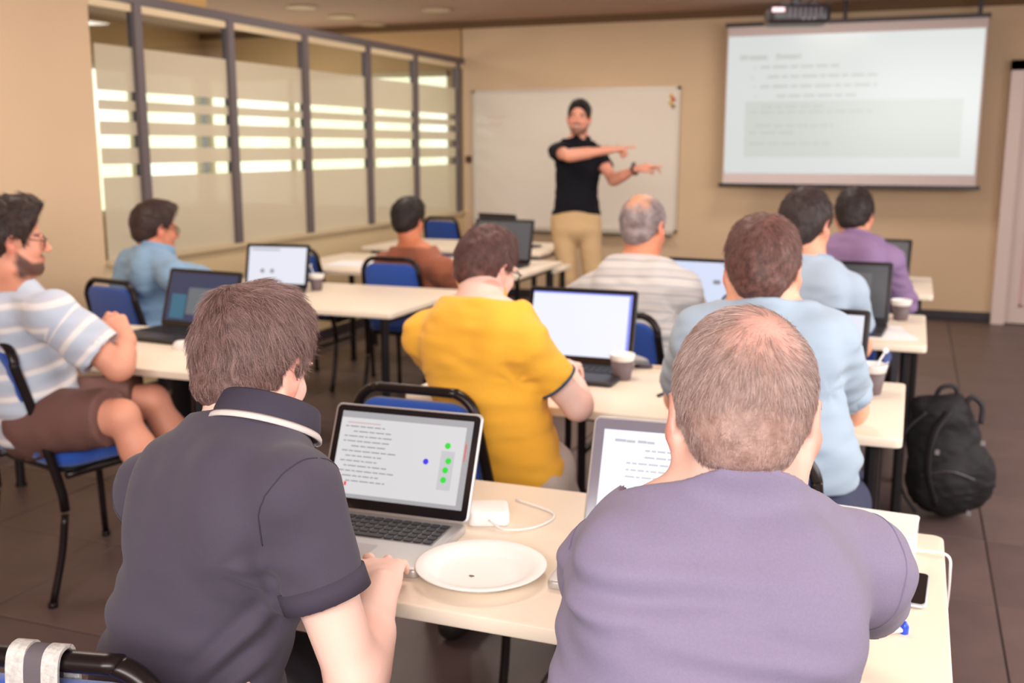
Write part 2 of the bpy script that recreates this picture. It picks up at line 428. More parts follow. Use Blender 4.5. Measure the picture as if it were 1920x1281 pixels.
def person(S):
    h = S.get('h', .006)
    for k in ('hip', 'c7', 'shL', 'shR', 'elL', 'elR', 'wrL', 'wrR', 'kneeL', 'kneeR', 'anL', 'anR', 'head'):
        S[k] = np.array(S[k], float)
    Rh = frame(*S['look']); hs = S.get('hs', 1.0)
    S['sx'] = unit(S['shR'] - S['shL']); S['up'] = unit(S['c7'] - S['hip']); S['fw'] = unit(np.cross(S['up'], S['sx'])); S['hx'] = frame(S['yaw'])[0]
    hy = frame(S['yaw'])[1]
    c = S['head']; S['neck0'] = c + (Rh[1] * -.026 + Rh[2] * -.045) * hs
    A = S.get('arm', 1.0)
    # ---- the body, one continuous skin
    pts = np.array([S[k] for k in ('hip', 'c7', 'shL', 'shR', 'elL', 'elR', 'wrL', 'wrR', 'kneeL', 'kneeR', 'anL', 'anR', 'head')])
    lo = pts.min(0) - .24; hi = pts.max(0) + .24; lo[2] = max(-.002 if True else 0, lo[2]); lo[2] = -.02
    F = Field(lo, hi, h)
    add_torso(F, S)
    nb = S['c7'] - S['up'] * .03 + S['fw'] * .03
    F.cone(nb, S['neck0'], .062 * S.get('neck', 1), .056 * S.get('neck', 1), .02)
    F2 = None
    add_head(F, c, Rh, hs, S.get('jaw', 1))
    for q, s_, el, wr in ((-1, 'shL', 'elL', 'wrL'), (1, 'shR', 'elR', 'wrR')):
        a, b, w_ = S[s_], S[el], S[wr]
        F.cone(a, b, .046 * A, .038 * A, .012); F.ell(a * .55 + b * .45, np.eye(3), np.full(3, .043 * A), .02)
        F.cone(b, w_, .0405 * A, .0275 * A, .012); m = b * .72 + w_ * .28; F.cone(b * .9 + w_ * .1, b * .55 + w_ * .45, .041 * A, .036 * A, .02)
        hd = S['hL' if q < 0 else 'hR']
        add_hand(F, w_, hd[0], V(*hd[1]), q, **(hd[2] if len(hd) > 2 else {}))
    for q, k_, a_ in ((-1, 'kneeL', 'anL'), (1, 'kneeR', 'anR')):
        hp = S['hip'] + S['hx'] * q * .09; kn, an = S[k_], S[a_]
        LG = S.get('legr', 1); F.cone(hp, kn, .085 * LG, .056 * LG, .03); F.cone(kn, an, .052 * LG, .036, .015); F.cone(kn * .8 + an * .2, kn * .5 + an * .5, .053 * LG, .045 * LG, .03)
        fd = unit(S['toes'][0 if q < 0 else 1]) if 'toes' in S else hy
        F.cone(an - V(0, 0, .03), an + fd * .15 - V(0, 0, .05), .034, .024, .03)
        F.cone(an - fd * .03 - V(0, 0, .05), an + fd * .1 - V(0, 0, .055), .03, .024, .02)
    P, Q = keep_largest(*F.surf(1))
    O = V(S['hip'][0], S['hip'][1], 0); yw = math.radians(S['yaw']); RR = np.array([[math.cos(yw), math.sin(yw), 0], [-math.sin(yw), math.cos(yw), 0], [0, 0, 1]])
    loc = lambda P: (P - O) @ RR.T
    me = np_mesh('person', loc(P), Q)
    ob = link('person', me, skin_mat()); ob.location = tuple(O); ob.rotation_euler = (0, 0, yw)
    tag(ob, S['label'], 'person')
    # skin tints: lips, brows, ears, stubble, knuckles
    q3 = (P - c) @ Rh.T / hs; x, y, z = np.abs(q3[:, 0]), q3[:, 1], q3[:, 2]
    base = np.array(lin(S.get('skin', (228, 178, 152)))[:3]); T = np.tile(base, (len(P), 1)); inh = (np.abs(q3) < .16).all(1)
    def blend(wt, rgb):
        nonlocal T
        wt = np.clip(wt, 0, 1)[:, None]; T = T * (1 - wt) + np.array(lin(rgb)[:3]) * wt
    blend(.35 * np.clip(vnoise(P, 14, 3), 0, 1), (215, 140, 115))
    blend(inh * np.clip((x - .074) / .008, 0, 1) * (np.abs(z) < .045) * .6, (226, 128, 110))
    if S.get('face'):
        blend(inh * np.exp(-((z + .061) / .011) ** 2 - (x / .024) ** 2) * (y > .083) * 1.2, (176, 96, 88))
        if S.get('smile'): blend(inh * np.exp(-((z + .060 - x * .25) / .0045) ** 4 - (x / .019) ** 4) * (y > .08), (240, 228, 218))
        blend(inh * np.exp(-((z - .020 + x * .05) / .0045) ** 2) * (y > .06) * (x > .014) * (x < .047) * 1.1, (52, 36, 30))
        blend(inh * np.exp(-((x - .035) / .02) ** 2 - ((z + .03) / .02) ** 2) * (y > .03) * .35, (214, 120, 100))
    if S.get('beard'):
        lim = -.066 - .0 * y + np.clip(.055 - y, 0, .06) * .75; bd = np.clip((lim - z) / .010, 0, 1) * np.clip((z + .128) / .02, 0, 1) * np.clip((y + .004 + vnoise(q3, 60, 9) * .006) / .02, 0, 1)
        mus = np.exp(-((z + .048) / .007) ** 2) * (y > .08) * (x < .03)
        lip = np.exp(-((z + .0615) / .008) ** 2 - (x / .02) ** 2) * (y > .08)
        blend(inh * np.maximum(bd * (1 - .9 * lip), mus) * S['beard'][1], S['beard'][0])
    ca = me.color_attributes.new('tint', 'FLOAT_COLOR', 'POINT'); ca.data.foreach_set('color', np.concatenate([T, np.ones((len(T), 1))], 1).astype(np.float32).ravel())
    # ---- trousers or shorts
    ht = max(h, .008)
    F = Field(np.minimum(lo, lo), hi, ht); e = .014
    for (t, wd, dp) in SECT[:4]:
        tan = S['up']; lx = unit(S['hx'] - (S['hx'] @ tan) * tan)
        F.ell(S['hip'] + (S['c7'] - S['hip']) * t, np.stack([lx, np.cross(tan, lx), tan]), (wd * S.get('wid', 1) * S.get('girth', 1) + e * .4, dp * S.get('girth', 1) + e * .4, .1), .04)
    F.plane(S['hip'] + S['up'] * S.get('waist', .09), S['up'], .004)
    for q, k_, a_ in ((-1, 'kneeL', 'anL'), (1, 'kneeR', 'anR')):
        hp = S['hip'] + S['hx'] * q * .09; kn, an = S[k_], S[a_]
        if S.get('shorts'):
            F.cone(hp, hp * .12 + kn * .88, .095 + e, .078 + e, .03)
            dn = unit(kn - hp); cut = hp * .12 + kn * .88
            F.plane(cut, dn, .003, cut - .13, cut + .13)
        else:
            LG = S.get('legr', 1); F.cone(hp, kn, .087 * LG + e, .060 * LG + e, .03); F.cone(kn, an + V(0, 0, .02), .060 * LG + e, .044 * LG + e, .02)
            F.cone(kn * .8 + an * .2, kn * .5 + an * .5, .056 + e, .05 + e, .03)
    lz = S['anL'][2] + .0
    if not S.get('shorts'): F.plane((0, 0, .055), (0, 0, -1), .003)
    P, Q = keep_largest(*F.surf(1)); Nn = normals(P, Q)
    P = P + Nn * (vnoise(P * V(1, 1, 1), 22, 5) * .003)[:, None]
    tr = link('shorts' if S.get('shorts') else 'trousers', np_mesh('trousers', loc(P), Q), S['bottom'], ob)
    if S.get('shorts') or S.get('standing') or S.get('showlabel'): pass
    # ---- shoes
    for q, a_ in ((-1, 'anL'), (1, 'anR')):
        an = S[a_]; fd = unit(S['toes'][0 if q < 0 else 1]) if 'toes' in S else hy; sd = np.cross(fd, V(0, 0, 1))
        F = Field(an - .2 - V(0, 0, .0), an + .24, .008)
        b0 = V(an[0], an[1], 0)
        F.cone(b0 - fd * .045 + V(0, 0, .045), b0 + fd * .15 + V(0, 0, .038), .043, .042, 0)
        F.cone(b0 - fd * .02 + V(0, 0, .07), b0 + V(0, 0, .095), .045, .043, .02)
        F.plane(b0 + V(0, 0, .004), (0, 0, -1), .003); F.plane(b0 + V(0, 0, .105), (0, 0, 1), .003)
        P, Q = F.surf(1); link('shoe', np_mesh('shoe', loc(P), Q), S.get('shoe') or MATS['shoe'], ob)
    # ---- shirt
    hsr = S.get('hshirt', h); e = S.get('ease', .012)
    F = Field(lo, hi, hsr); add_torso(F, S, e)
    up = S['up']
    bag = S.get('bag', 0)
    if bag: F.ell(S['hip'] + (S['c7'] - S['hip']) * .3, np.stack([S['hx'], np.cross(up, S['hx']), up]), (.17 * S.get('wid', 1) + bag, .125 + bag, .2), .05)
    F.plane(S['hip'] + up * S.get('hem', -.02), -up + S['fw'] * S.get('hemtilt', 0), .004)
    F.cone(S['hip'] - up * .3, S['hip'] + up * (S.get('hem', -.02) + .03), .10, .10, .0, True) if S.get('hollow') else None
    nl = S['c7'] + up * S.get('collar_z', .012)
    F.cone(nb, S['neck0'], .062 * S.get('neck', 1) + e * .7, .056 * S.get('neck', 1) + e * .7, .02)
    upn = unit(np.cross(S['sx'], S['fw'])); F.plane(nl, upn + S['fw'] * .22, .006, nl - V(.125, .10, .10), nl + V(.125, .10, .14))
    cuffs = []
    for q, s_, el, wr in ((-1, 'shL', 'elL', 'wrL'), (1, 'shR', 'elR', 'wrR')):
        a, b, w_ = S[s_], S[el], S[wr]; sv = S.get('sleeve', .62)
        if sv <= 1.2:
            hemp = a + (b - a) * sv; dn = unit(b - a); r1 = S.get('cuff', .060) * A
            G = Field(np.minimum(a, hemp) - .12, np.maximum(a, hemp) + .12, hsr); G.ax = None
            # sleeve with a flat hem, hollowed at the cuff
            m = .12; sl = F._sl(np.minimum(a, hemp) - m, np.maximum(a, hemp) + m); X, Y, Z = F._grid(sl)
            ab = (hemp + dn * .05) - a; L2 = ab @ ab; px, py, pz = X - a[0], Y - a[1], Z - a[2]
            t = np.clip((px * ab[0] + py * ab[1] + pz * ab[2]) / L2, 0, 1)
            dd = np.sqrt((px - t * ab[0]) ** 2 + (py - t * ab[1]) ** 2 + (pz - t * ab[2]) ** 2) - ((.049 * A + e) * (1 - t) + r1 * t)
            pl = (X - hemp[0]) * dn[0] + (Y - hemp[1]) * dn[1] + (Z - hemp[2]) * dn[2]
            dd = np.maximum(dd, pl); F._mix(sl, dd.astype(np.float32), .022)
            F.cone(hemp - dn * .012, hemp + dn * .04, r1 - .010, r1 - .007, .002, True)
            cuffs.append((hemp, dn, r1))
        else:
            fr = sv - 1.0
            end = b + (w_ - b) * fr
            F.cone(a, b, .048 * A + e, .043 * A + e, .02); F.cone(b, end, .044 * A + e, .033 * A + e * .8, .015)
            dn = unit(w_ - b); F.plane(end, dn, .003, end - .07, end + .07) if S.get('cutcuff', True) else None
            cuffs.append((end, dn, .038 * A + e))
    P, Q = keep_largest(*F.surf(1)); Nn = normals(P, Q)
    # cloth coordinate: height on the trunk, distance along the sleeve
    tz = (P - S['hip']) @ up; cl = tz.copy(); arm_w = np.zeros(len(P)); 
    for s_, el, wr in (('shL', 'elL', 'wrL'), ('shR', 'elR', 'wrR')):
        a, b = S[s_], S[el]; d1, t1 = seg_d(P, a + (b - a) * .28, b); L = np.linalg.norm(b - a)
        ww = np.clip((.088 * A - d1) / .02, 0, 1); ww *= np.clip((((P - a) @ unit(b - a)) / L - .12) / .12, 0, 1)
        arm_w = np.maximum(arm_w, ww); cl = cl * (1 - ww) + ww * (.5 - (P - a) @ unit(b - a))
    # folds
    fz = S.get('fold', .0035); PL = loc(P)
    disp = vnoise(P * V(1, 1, 1), 9, 11) * fz * 1.2 + vnoise(P * V(1, 1, 2.6), 16, 12) * fz * .9
    wst = np.exp(-((tz - .13) / .13) ** 2); disp += wst * vnoise(P * V(.5, .5, 1.9), 17, 13) * fz * 2.0
    for a, b in ((S['shL'], S['elL']), (S['shR'], S['elR'])):
        pit = a - S['up'] * .10 + (S['c7'] - a) * .08; dv = P - pit; dist = np.linalg.norm(dv, axis=1)
        th = np.arctan2(dv @ S['up'], dv @ S['sx']); disp += np.exp(-((dist - .03) / .06) ** 2) * np.sin(th * 7 + vnoise(P, 8, 4) * 2) * fz * .55
    dirb = {'back': -1.0}
    for fx0, fz0, fx1, fz1, am, wd in S.get('folds', []):
        a = V(fx0, 0, fz0); b = V(fx1, 0, fz1); PP = PL * V(1, 0, 1); dd, t = seg_d(PP, a, b)
        tp = np.sin(np.clip(t, .03, .97) * math.pi) ** .5
        nb_ = (Nn @ RR.T)[:, 1]
        disp += np.clip(-nb_ * 2, 0, 1) * tp * am * (1.0 * np.exp(-(dd / wd) ** 2) - .6 * np.exp(-((dd - wd * 1.7) / wd) ** 2))
    for p0, p1, am, wd in S.get('folds3', []):
        dd, t = seg_d(P, np.array(p0, float), np.array(p1, float)); disp += am * np.sin(np.clip(t, .03, .97) * math.pi) ** .5 * (np.exp(-(dd / wd) ** 2) - .5 * np.exp(-((dd - wd * 1.8) / wd) ** 2))
    P = P + Nn * disp[:, None]
    mh = np_mesh('shirt', loc(P), Q)
    for nm, ar in (('cloth', cl),):
        at = mh.attributes.new(nm, 'FLOAT', 'POINT')
        if len(at.data) == len(ar): at.data.foreach_set('value', ar.astype(np.float32))
    sh = link(S.get('shirt_name', 'shirt'), mh, S['top'], ob)
    # ---- armhole seams
    if S.get('seams'):
        for s_, el in (('shL', 'elL'), ('shR', 'elR')):
            a = S[s_]; dn = unit(unit(S[el] - a) * .55 + S['sx'] * (-1 if s_ == 'shL' else 1) * .75); t1 = unit(np.cross(dn, S['fw'])); t2 = np.cross(dn, t1); ring = []
            for th_ in np.linspace(math.pi * .0, math.pi * 2, 60, endpoint=False):
                q_ = a + dn * .012 + (t1 * math.cos(th_) + t2 * math.sin(th_)) * .058; j_ = np.argmin(((P - q_) ** 2).sum(1))
                if np.linalg.norm(P[j_] - q_) < .03: ring.append(P[j_] + Nn[j_] * .0002)
                else: ring.append(None)
            R2 = [r_ for r_ in ring if r_ is not None]
            if len(R2) > 8:
                R3 = [(R2[i - 1] + R2[i] + R2[(i + 1) % len(R2)]) / 3 for i in range(len(R2))]
                MB().tube([loc(np.array([p]))[0] for p in R3], .0011, 6, closed=len(R2) == 60).build('seam', S['seams'], sh, smooth=True)
    # ---- ribbed neckline of a T-shirt, following the edge of the cloth
    if S.get('rib'):
        pn_ = unit(upn + S['fw'] * .22); dd_ = (P - nl) @ pn_; ax0 = nb + (nl - nb) @ pn_ * pn_; lx = unit(S['sx'] - (S['sx'] @ pn_) * pn_); fy = np.cross(pn_, lx)
        rx, ry = (P - ax0) @ lx, (P - ax0) @ fy; rad = np.hypot(rx, ry); ang = np.arctan2(ry, rx); nbn = 48; rr_ = np.full(nbn, np.nan)
        ok = (np.abs(dd_) < .008) & (rad < .082)
        for k in range(nbn):
            m_ = ok & (np.abs((ang - (-math.pi + 2 * math.pi * (k + .5) / nbn))) < math.pi / nbn)
            if m_.any(): rr_[k] = rad[m_].max()
        good = ~np.isnan(rr_)
        if good.sum() > 12:
            ks = np.arange(nbn); rr_ = np.interp(ks, np.concatenate([ks[good] - nbn, ks[good], ks[good] + nbn]), np.tile(rr_[good], 3))
            for _ in range(3): rr_ = (np.roll(rr_, 1) + rr_ * 2 + np.roll(rr_, -1)) / 4
            pts = [loc(np.array([ax0 + (lx * math.cos(a) + fy * math.sin(a)) * (r - .0025) + pn_ * .0]))[0] for a, r in zip(-math.pi + 2 * math.pi * (ks + .5) / nbn, rr_)]
            MB().tube(pts, .0052, 8, closed=True).build('neckline_rib', S['rib'], sh, smooth=True)
    # ---- collar
    if S.get('collar'):
        mcol, hgt, flare = S['collar'][:3]
        ax = unit(S['neck0'] - nb); cc = nl + up * S.get('col_z', -.010) + S['fw'] * .026; tilt = unit(upn + S['fw'] * .22)
        lx = S['sx']; fy = unit(np.cross(tilt, lx)); rr = .0665 * S.get('neck', 1); n = 40
        def ringpt(a, r, zz): return cc + (lx * math.sin(a) * r - fy * math.cos(a) * r * 1.05) + tilt * zz
        def band(name, mm, prof, parent):
            v = []; f = []; m = len(prof)
            for i in range(n + 1):
                a = -math.pi * .93 + 2 * math.pi * .93 * i / n
                for r, zz in prof: v.append(ringpt(a, r, zz))
            for i in range(n):
                for j in range(m): f.append((i * m + j, i * m + (j + 1) % m, (i + 1) * m + (j + 1) % m, (i + 1) * m + j))
            f.append(tuple(range(m))); f.append(tuple(n * m + j for j in range(m))[::-1])
            mb = MB().add([loc(np.array([p]))[0] for p in v], f); return mb.build(name, mm, parent, smooth=True)
        th = .004
        co = band('collar', mcol, [(rr + .001, -.012), (rr + .001, hgt), (rr + .003, hgt + .003), (rr + .006, hgt), (rr + flare, .002), (rr + flare + .001, -.012), (rr + flare - .004, -.014)], sh)
        if len(S['collar']) > 3:
            band('collar_stripe', S['collar'][3], [(rr + flare - .001, -.010), (rr + flare + .0015, -.006), (rr + flare + .0045, -.010), (rr + flare + .0055, -.016), (rr + flare + .001, -.016)], sh)
    if S.get('cuffband'):
        for hemp, dn, r1 in cuffs:
            t1 = unit(np.cross(dn, V(.3, .2, 1))); t2 = np.cross(dn, t1); mb = MB(); v = []; f = []; n = 36
            prof = [(r1 - .008, 0), (r1 + .0035, -.001), (r1 + .0035, -S['cuffband'][1]), (r1 - .004, -S['cuffband'][1])]
            for i in range(n):
                a = 2 * math.pi * i / n
                for r, zz in prof: v.append(loc(np.array([hemp + t1 * math.cos(a) * r + t2 * math.sin(a) * r + dn * zz]))[0])
            for i in range(n):
                for j in range(4): f.append((i * 4 + j, i * 4 + (j + 1) % 4, ((i + 1) % n) * 4 + (j + 1) % 4, ((i + 1) % n) * 4 + j))
            mb.add(v, f).build('sleeve_cuff', S['cuffband'][0], sh, smooth=True)
    # ---- hair
    Hs = S['hair']; th = Hs.get('th', .01); hh = Hs.get('h', .0045)
    F = Field(c - .16 * hs, c + .17 * hs, hh); g = lambda x, y, z: c + (x * Rh[0] + y * Rh[1] + z * Rh[2]) * hs
    F.ell(g(0, -.014, .034), Rh, np.array((.0730 + th, .092 + th, .085 + th)) * hs, 0)
    F.ell(g(0, -.045, .012), Rh, np.array((.064 + th * .9, .060 + th, .066 + th)) * hs, .015)
    F.ell(g(0, -.055, -.035), Rh, np.array((.051 + th * .5, .048 + th * .4, .045)) * hs, .02)
    for (x_, y_, z_, a_, b_, c_) in Hs.get('vol', []): F.ell(g(x_, y_, z_), Rh, np.array((a_, b_, c_)) * hs, .015)
    vv = lambda x, y, z: x * Rh[0] + y * Rh[1] + z * Rh[2]
    fr = Hs.get('front', .030)
    F.plane(g(0, fr, .01), vv(0, .90, -.43), .008)
    F.plane(g(0, -.07, Hs.get('nape', -.072)), vv(0, .30, -1), .006)
    for q in (-1, 1):
        F.ell(g(q * .080, .004, -.020), Rh, np.array((.035, .026, .034)) * hs, .008, True)
        F.ell(g(q * .085, .02, -.07), Rh, np.array((.045, .055, .045)) * hs, .008, True)
    if Hs.get('bald'):
        bx, by, bz, br = Hs['bald']
    P, Q = keep_largest(*F.surf(2)); Nn = normals(P, Q)
    P = P + Nn * ((vnoise(P, Hs.get('ns', 45), 2) * .5 + vnoise(P * V(1, 1, .5), 90, 6) * .5) * Hs.get('rough', .003))[:, None]
    mh = np_mesh('hair', loc(P), Q); q3 = (P - c) @ Rh.T / hs
    wh = V(*Hs.get('whorl', (0.005, -.075, .100))); 
    thin = np.zeros(len(P))
    if Hs.get('thin'):
        tx, ty, tz_, tr_, ta = Hs['thin']; d_ = np.linalg.norm(q3 - V(tx, ty, tz_), axis=1); thin = ta * np.clip(1.25 - d_ / tr_ + vnoise(q3, 40, 8) * .35, 0, 1)
    at = mh.attributes.new('thin', 'FLOAT', 'POINT')
    if len(at.data) == len(thin): at.data.foreach_set('value', thin.astype(np.float32))
    ho = link('hair', mh, hair_mat(Hs['name'], Hs['rgb'], Hs['rgb2'], Hs.get('scale', 70), Hs.get('patch')), ob)
    if Hs.get('label'): ho['label'] = Hs['label']
    ns_ = Hs.get('n', 2500)
    if ns_:
        Nn = normals(P, Q); idx = rng.choice(len(P), ns_); j = rng.random((ns_, 3)) * hh - hh / 2
        root = P[idx] + j; N0 = Nn[idx]; root = root - N0 * (j * N0).sum(1)[:, None] - N0 * .002
        q0 = q3[idx]; keep = rng.random(ns_) > thin[idx] * .93
        # keep strands off the cut faces of the cap
        keep &= (q0[:, 1] < .086) & ((N0 @ Rh[2]) > -.93)
        root, N0, q0 = root[keep], N0[keep], q0[keep]; n = len(root)
        W = g(*wh); D = root - W; D -= N0 * (D * N0).sum(1)[:, None]; dl = np.linalg.norm(D, axis=1)[:, None]; D /= dl + 1e-9
        sw = Hs.get('swirl', .5) * np.exp(-dl / .05); D = D + np.cross(N0, D) * sw
        cm = Hs.get('comb')
        if cm is not None:
            cw = np.clip((q0[:, 1] + q0[:, 2] - .03) / .06, 0, 1)[:, None]; D = D * (1 - cw) + (vv(*cm)) * cw
        D += np.stack([vnoise(root, 55, k) for k in (21, 22, 23)], 1) * Hs.get('clump', .45) + rng.normal(0, Hs.get('jit', .22), (n, 3))
        D -= N0 * (D * N0).sum(1)[:, None]; D /= np.linalg.norm(D, axis=1)[:, None] + 1e-9
        Lm = Hs.get('len', (.006, .022)); zz = np.clip((q0[:, 2] + .07) / .13, 0, 1); L = (Lm[0] + (Lm[1] - Lm[0]) * zz) * rng.uniform(.7, 1.2, n)
        lift = Hs.get('lift', .45); pts = np.zeros((n, 4, 3))
        for k, t in enumerate((0, .35, .7, 1.0)):
            pts[:, k] = root + D * (L * t)[:, None] + N0 * (L * lift * (t - .45 * t * t * 1.3))[:, None] - V(0, 0, 1) * (L * .10 * t * t)[:, None]
        cu = bpy.data.hair_curves.new('hair_strands'); cu.add_curves([4] * n)
        cu.attributes['position'].data.foreach_set('vector', loc(pts.reshape(-1, 3)).astype(np.float32).ravel())
        ra = cu.attributes.get('radius') or cu.attributes.new('radius', 'FLOAT', 'POINT')
        rr_ = np.tile(np.array([1, .9, .7, .25]) * Hs.get('r', .00022), n); ra.data.foreach_set('value', rr_.astype(np.float32))
        cu.materials.append(strand_mat(Hs['name'] + '_strand', Hs['s1'], Hs['s2']))
        so = bpy.data.objects.new('hair_strands', cu); COL.objects.link(so); so.parent = ho; so['kind'] = 'stuff'
    # ---- eyes and glasses
    if S.get('face'):
        for q in (-1, 1):
            mb = MB(); R_ = np.array([loc(np.array([g(q * .031, .0775, .0)]))[0]])[0]
            mb.lathe([(.001, -.0095), (.006, -.0075), (.0092, -.003), (.0095, 0), (.0092, .003)], 14)
            mb.lathe([(.0091, .003), (.0075, .0060)], 14); 
            mb.lathe([(.0050, .0082), (.0045, .0086), (.001, .0092)], 14, mi=1)
            ax = Rh[1] @ RR.T; zq = Vector((0, 0, 1)).rotation_difference(Vector(ax)).to_matrix()
            me_ = mb.mesh('eye'); me_.transform(Matrix.Translation(Vector(R_)) @ zq.to_4x4()); link('eye', me_, [mat('eye_white', (235, 228, 220), .3), mat('eye_iris', (48, 34, 28), .2)], ob, smooth=True)
    if S.get('glasses'):
        go = None; mb = MB(); lens = MB()
        for q in (-1, 1):
            cx = q * .032; rim = [g(cx + .024 * math.cos(a), .098 - .006 * abs(cx + .024 * math.cos(a)) / .05, -.004 + .017 * math.sin(a)) for a in np.linspace(0, 2 * math.pi, 22)[:-1]]
            mb.tube([loc(np.array([p]))[0] for p in rim], .0016, 6, closed=True)
            tp = [g(q * .056, .095, 0), g(q * .072, .082, .003), g(q * .079, .02, .008), g(q * .081, -.008, .008), g(q * .080, -.022, -.010)]
            mb.tube([loc(np.array([p]))[0] for p in tp], .0016, 6)
            lens.add([loc(np.array([p]))[0] for p in rim], [tuple(range(21))])
        mb.tube([loc(np.array([p]))[0] for p in (g(-.009, .1, .002), g(0, .106, .004), g(.009, .1, .002))], .0014, 6)
        gl = mb.build('glasses', mat('glasses_frame', (46, 38, 36), .35), ob, smooth=True)
        lens.build('lens', glass_mat('lens_glass', .06), gl)
    S['cuffs'] = cuffs
    S['ob'] = ob; S['loc'] = loc
    return ob
def glass_mat(name, rough=0.02, tintc=(235, 240, 238), refl=1.0):
    if name in MATS: return MATS[name]
    m = bpy.data.materials.new(name); m.use_nodes = True; nt = m.node_tree; N = nt.nodes; L = nt.links; N.clear()
    o = N.new('ShaderNodeOutputMaterial'); mx = N.new('ShaderNodeMixShader'); tr = N.new('ShaderNodeBsdfTransparent'); gl = N.new('ShaderNodeBsdfGlossy')
    gl.inputs['Roughness'].default_value = rough; tr.inputs[0].default_value = lin(tintc)
    lw_ = N.new('ShaderNodeLayerWeight'); lw_.inputs[0].default_value = .5; pw = N.new('ShaderNodeMath'); pw.operation = 'POWER'; pw.inputs[1].default_value = 4.0
    fr = N.new('ShaderNodeMath'); fr.operation = 'MULTIPLY_ADD'; fr.inputs[1].default_value = .8 * refl; fr.inputs[2].default_value = .035 * refl
    L.new(lw_.outputs['Facing'], pw.inputs[0]); L.new(pw.outputs[0], fr.inputs[0])
    L.new(fr.outputs[0], mx.inputs[0]); L.new(tr.outputs[0], mx.inputs[1]); L.new(gl.outputs[0], mx.inputs[2]); L.new(mx.outputs[0], o.inputs[0])
    MATS[name] = m; return m

# ------------------------------------------------------------------ the room
XL, YF, ZC = -4.17, 9.58, 2.63
XR = 2.3; YB = -2.0
def struct(name, mb, m, parent=None, smooth=False):
    o = mb.build(name, m, parent, smooth)
    if parent is None: o['kind'] = 'structure'
    return o
wall_m = mat('wall_paint', (212, 184, 152), .9, noise=(1.5, .03), bump=(120, .0006))
ceil_m = mat('ceiling_paint', (186, 156, 140), .95)
grout_m = mat('floor_grout', (84, 70, 68), .9)
tile_m = mat('floor_tile', (96, 78, 76), .42, noise=(5, .10), bump=(30, .0006))
tile2_m = mat('floor_tile_lighter', (103, 84, 81), .45, noise=(6, .10), bump=(30, .0006))
# floor: a sub-floor and one tile object per 60 cm tile of this room
fl = struct('floor', MB().box((-7.4, YB, -.06), (XR, YF + .1, -.006)), grout_m)
tm = []
for k in range(2):
    mb = MB(); mb.slab(rrect(.594, .594, .003, 1), -.006, 0, .002, steps=1); me = mb.mesh('tile'); me.materials.append((tile_m, tile2_m)[k]); tm.append(me)
x0, y0 = .33 - .6 * 7 - .3, 3.5 - .6 * 9 + .3
for i in range(10):
    for j in range(19):
        x, y = .33 - .3 - .6 * 7 + .6 * i, 3.5 + .3 - .6 * 9 + .6 * j
        if x < XL + .28 or y < YB + .3 or y > YF - .2: continue
        o = bpy.data.objects.new('tile', tm[rng.random() < .35]); COL.objects.link(o); o.parent = fl; o.location = (x, y, rng.uniform(-.0006, .0006))
# ceiling with recessed round lights
ce = struct('ceiling', MB().box((-7.4, YB, ZC), (XR, YF + .1, ZC + .08)), ceil_m)
# front wall, its stretch beyond the partition, right wall, rear wall
struct('wall_front', MB().box((XL, YF, 0), (XR, YF + .1, ZC)), wall_m)
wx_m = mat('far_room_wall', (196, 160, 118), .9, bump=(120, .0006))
struct('wall_front_beyond', MB().box((-7.4, YF, 0), (XL - .02, YF + .1, .8)).box((-7.4, YF, 2.18), (XL - .02, YF + .1, ZC)).box((-4.30, YF, .8), (XL - .02, YF + .1, 2.18)), wx_m)
struct('wall_far_left', MB().box((-7.3, 3.0, 0), (-7.2, YF, .8)).box((-7.3, 3.0, 2.22), (-7.2, YF, ZC)), wx_m)
struct('wall_left', MB().box((XL - .1, YB, 0), (XL, 4.60, ZC)), wall_m)
struct('wall_left_sill', MB().box((XL - .1, 4.60, 0), (XL, YF, .80)), mat('sill_wall_paint', (212, 188, 146), .85, bump=(120, .0006)))
struct('wall_left_header', MB().box((XL - .08, 4.60, 2.29), (XL, 5.62, ZC)), mat('header_paint', (196, 156, 100), .9))
struct('wall_right', MB().box((XR, YB, 0), (XR + .1, YF, .9)).box((XR, YB, 2.5), (XR + .1, YF, ZC)).box((XR, 6.2, .9), (XR + .1, YF, 2.5)).box((XR, YB, .9), (XR + .1, 0.2, 2.5)), wall_m)
struct('wall_rear', MB().box((XL, YB - .1, 0), (XR, YB, .9)).box((XL, YB - .1, .9), (-2.4, YB, ZC)).box((1.9, YB - .1, .9), (XR, YB, ZC)), wall_m)
struct('brown_band_1', MB().box((-7.2, YF - .03, 2.565), (XR, YF, ZC)), mat('ceiling_edge_brown', (112, 82, 54), .8))  # brown band along the top edge of the front wall
base_m = mat('baseboard_dark', (46, 38, 44), .5)
struct('baseboard_front', MB().box((XL, YF - .018, 0), (.66, YF, .075)), base_m)
struct('baseboard_left', MB().box((XL, YB, 0), (XL + .015, YF - .02, .075)), base_m)
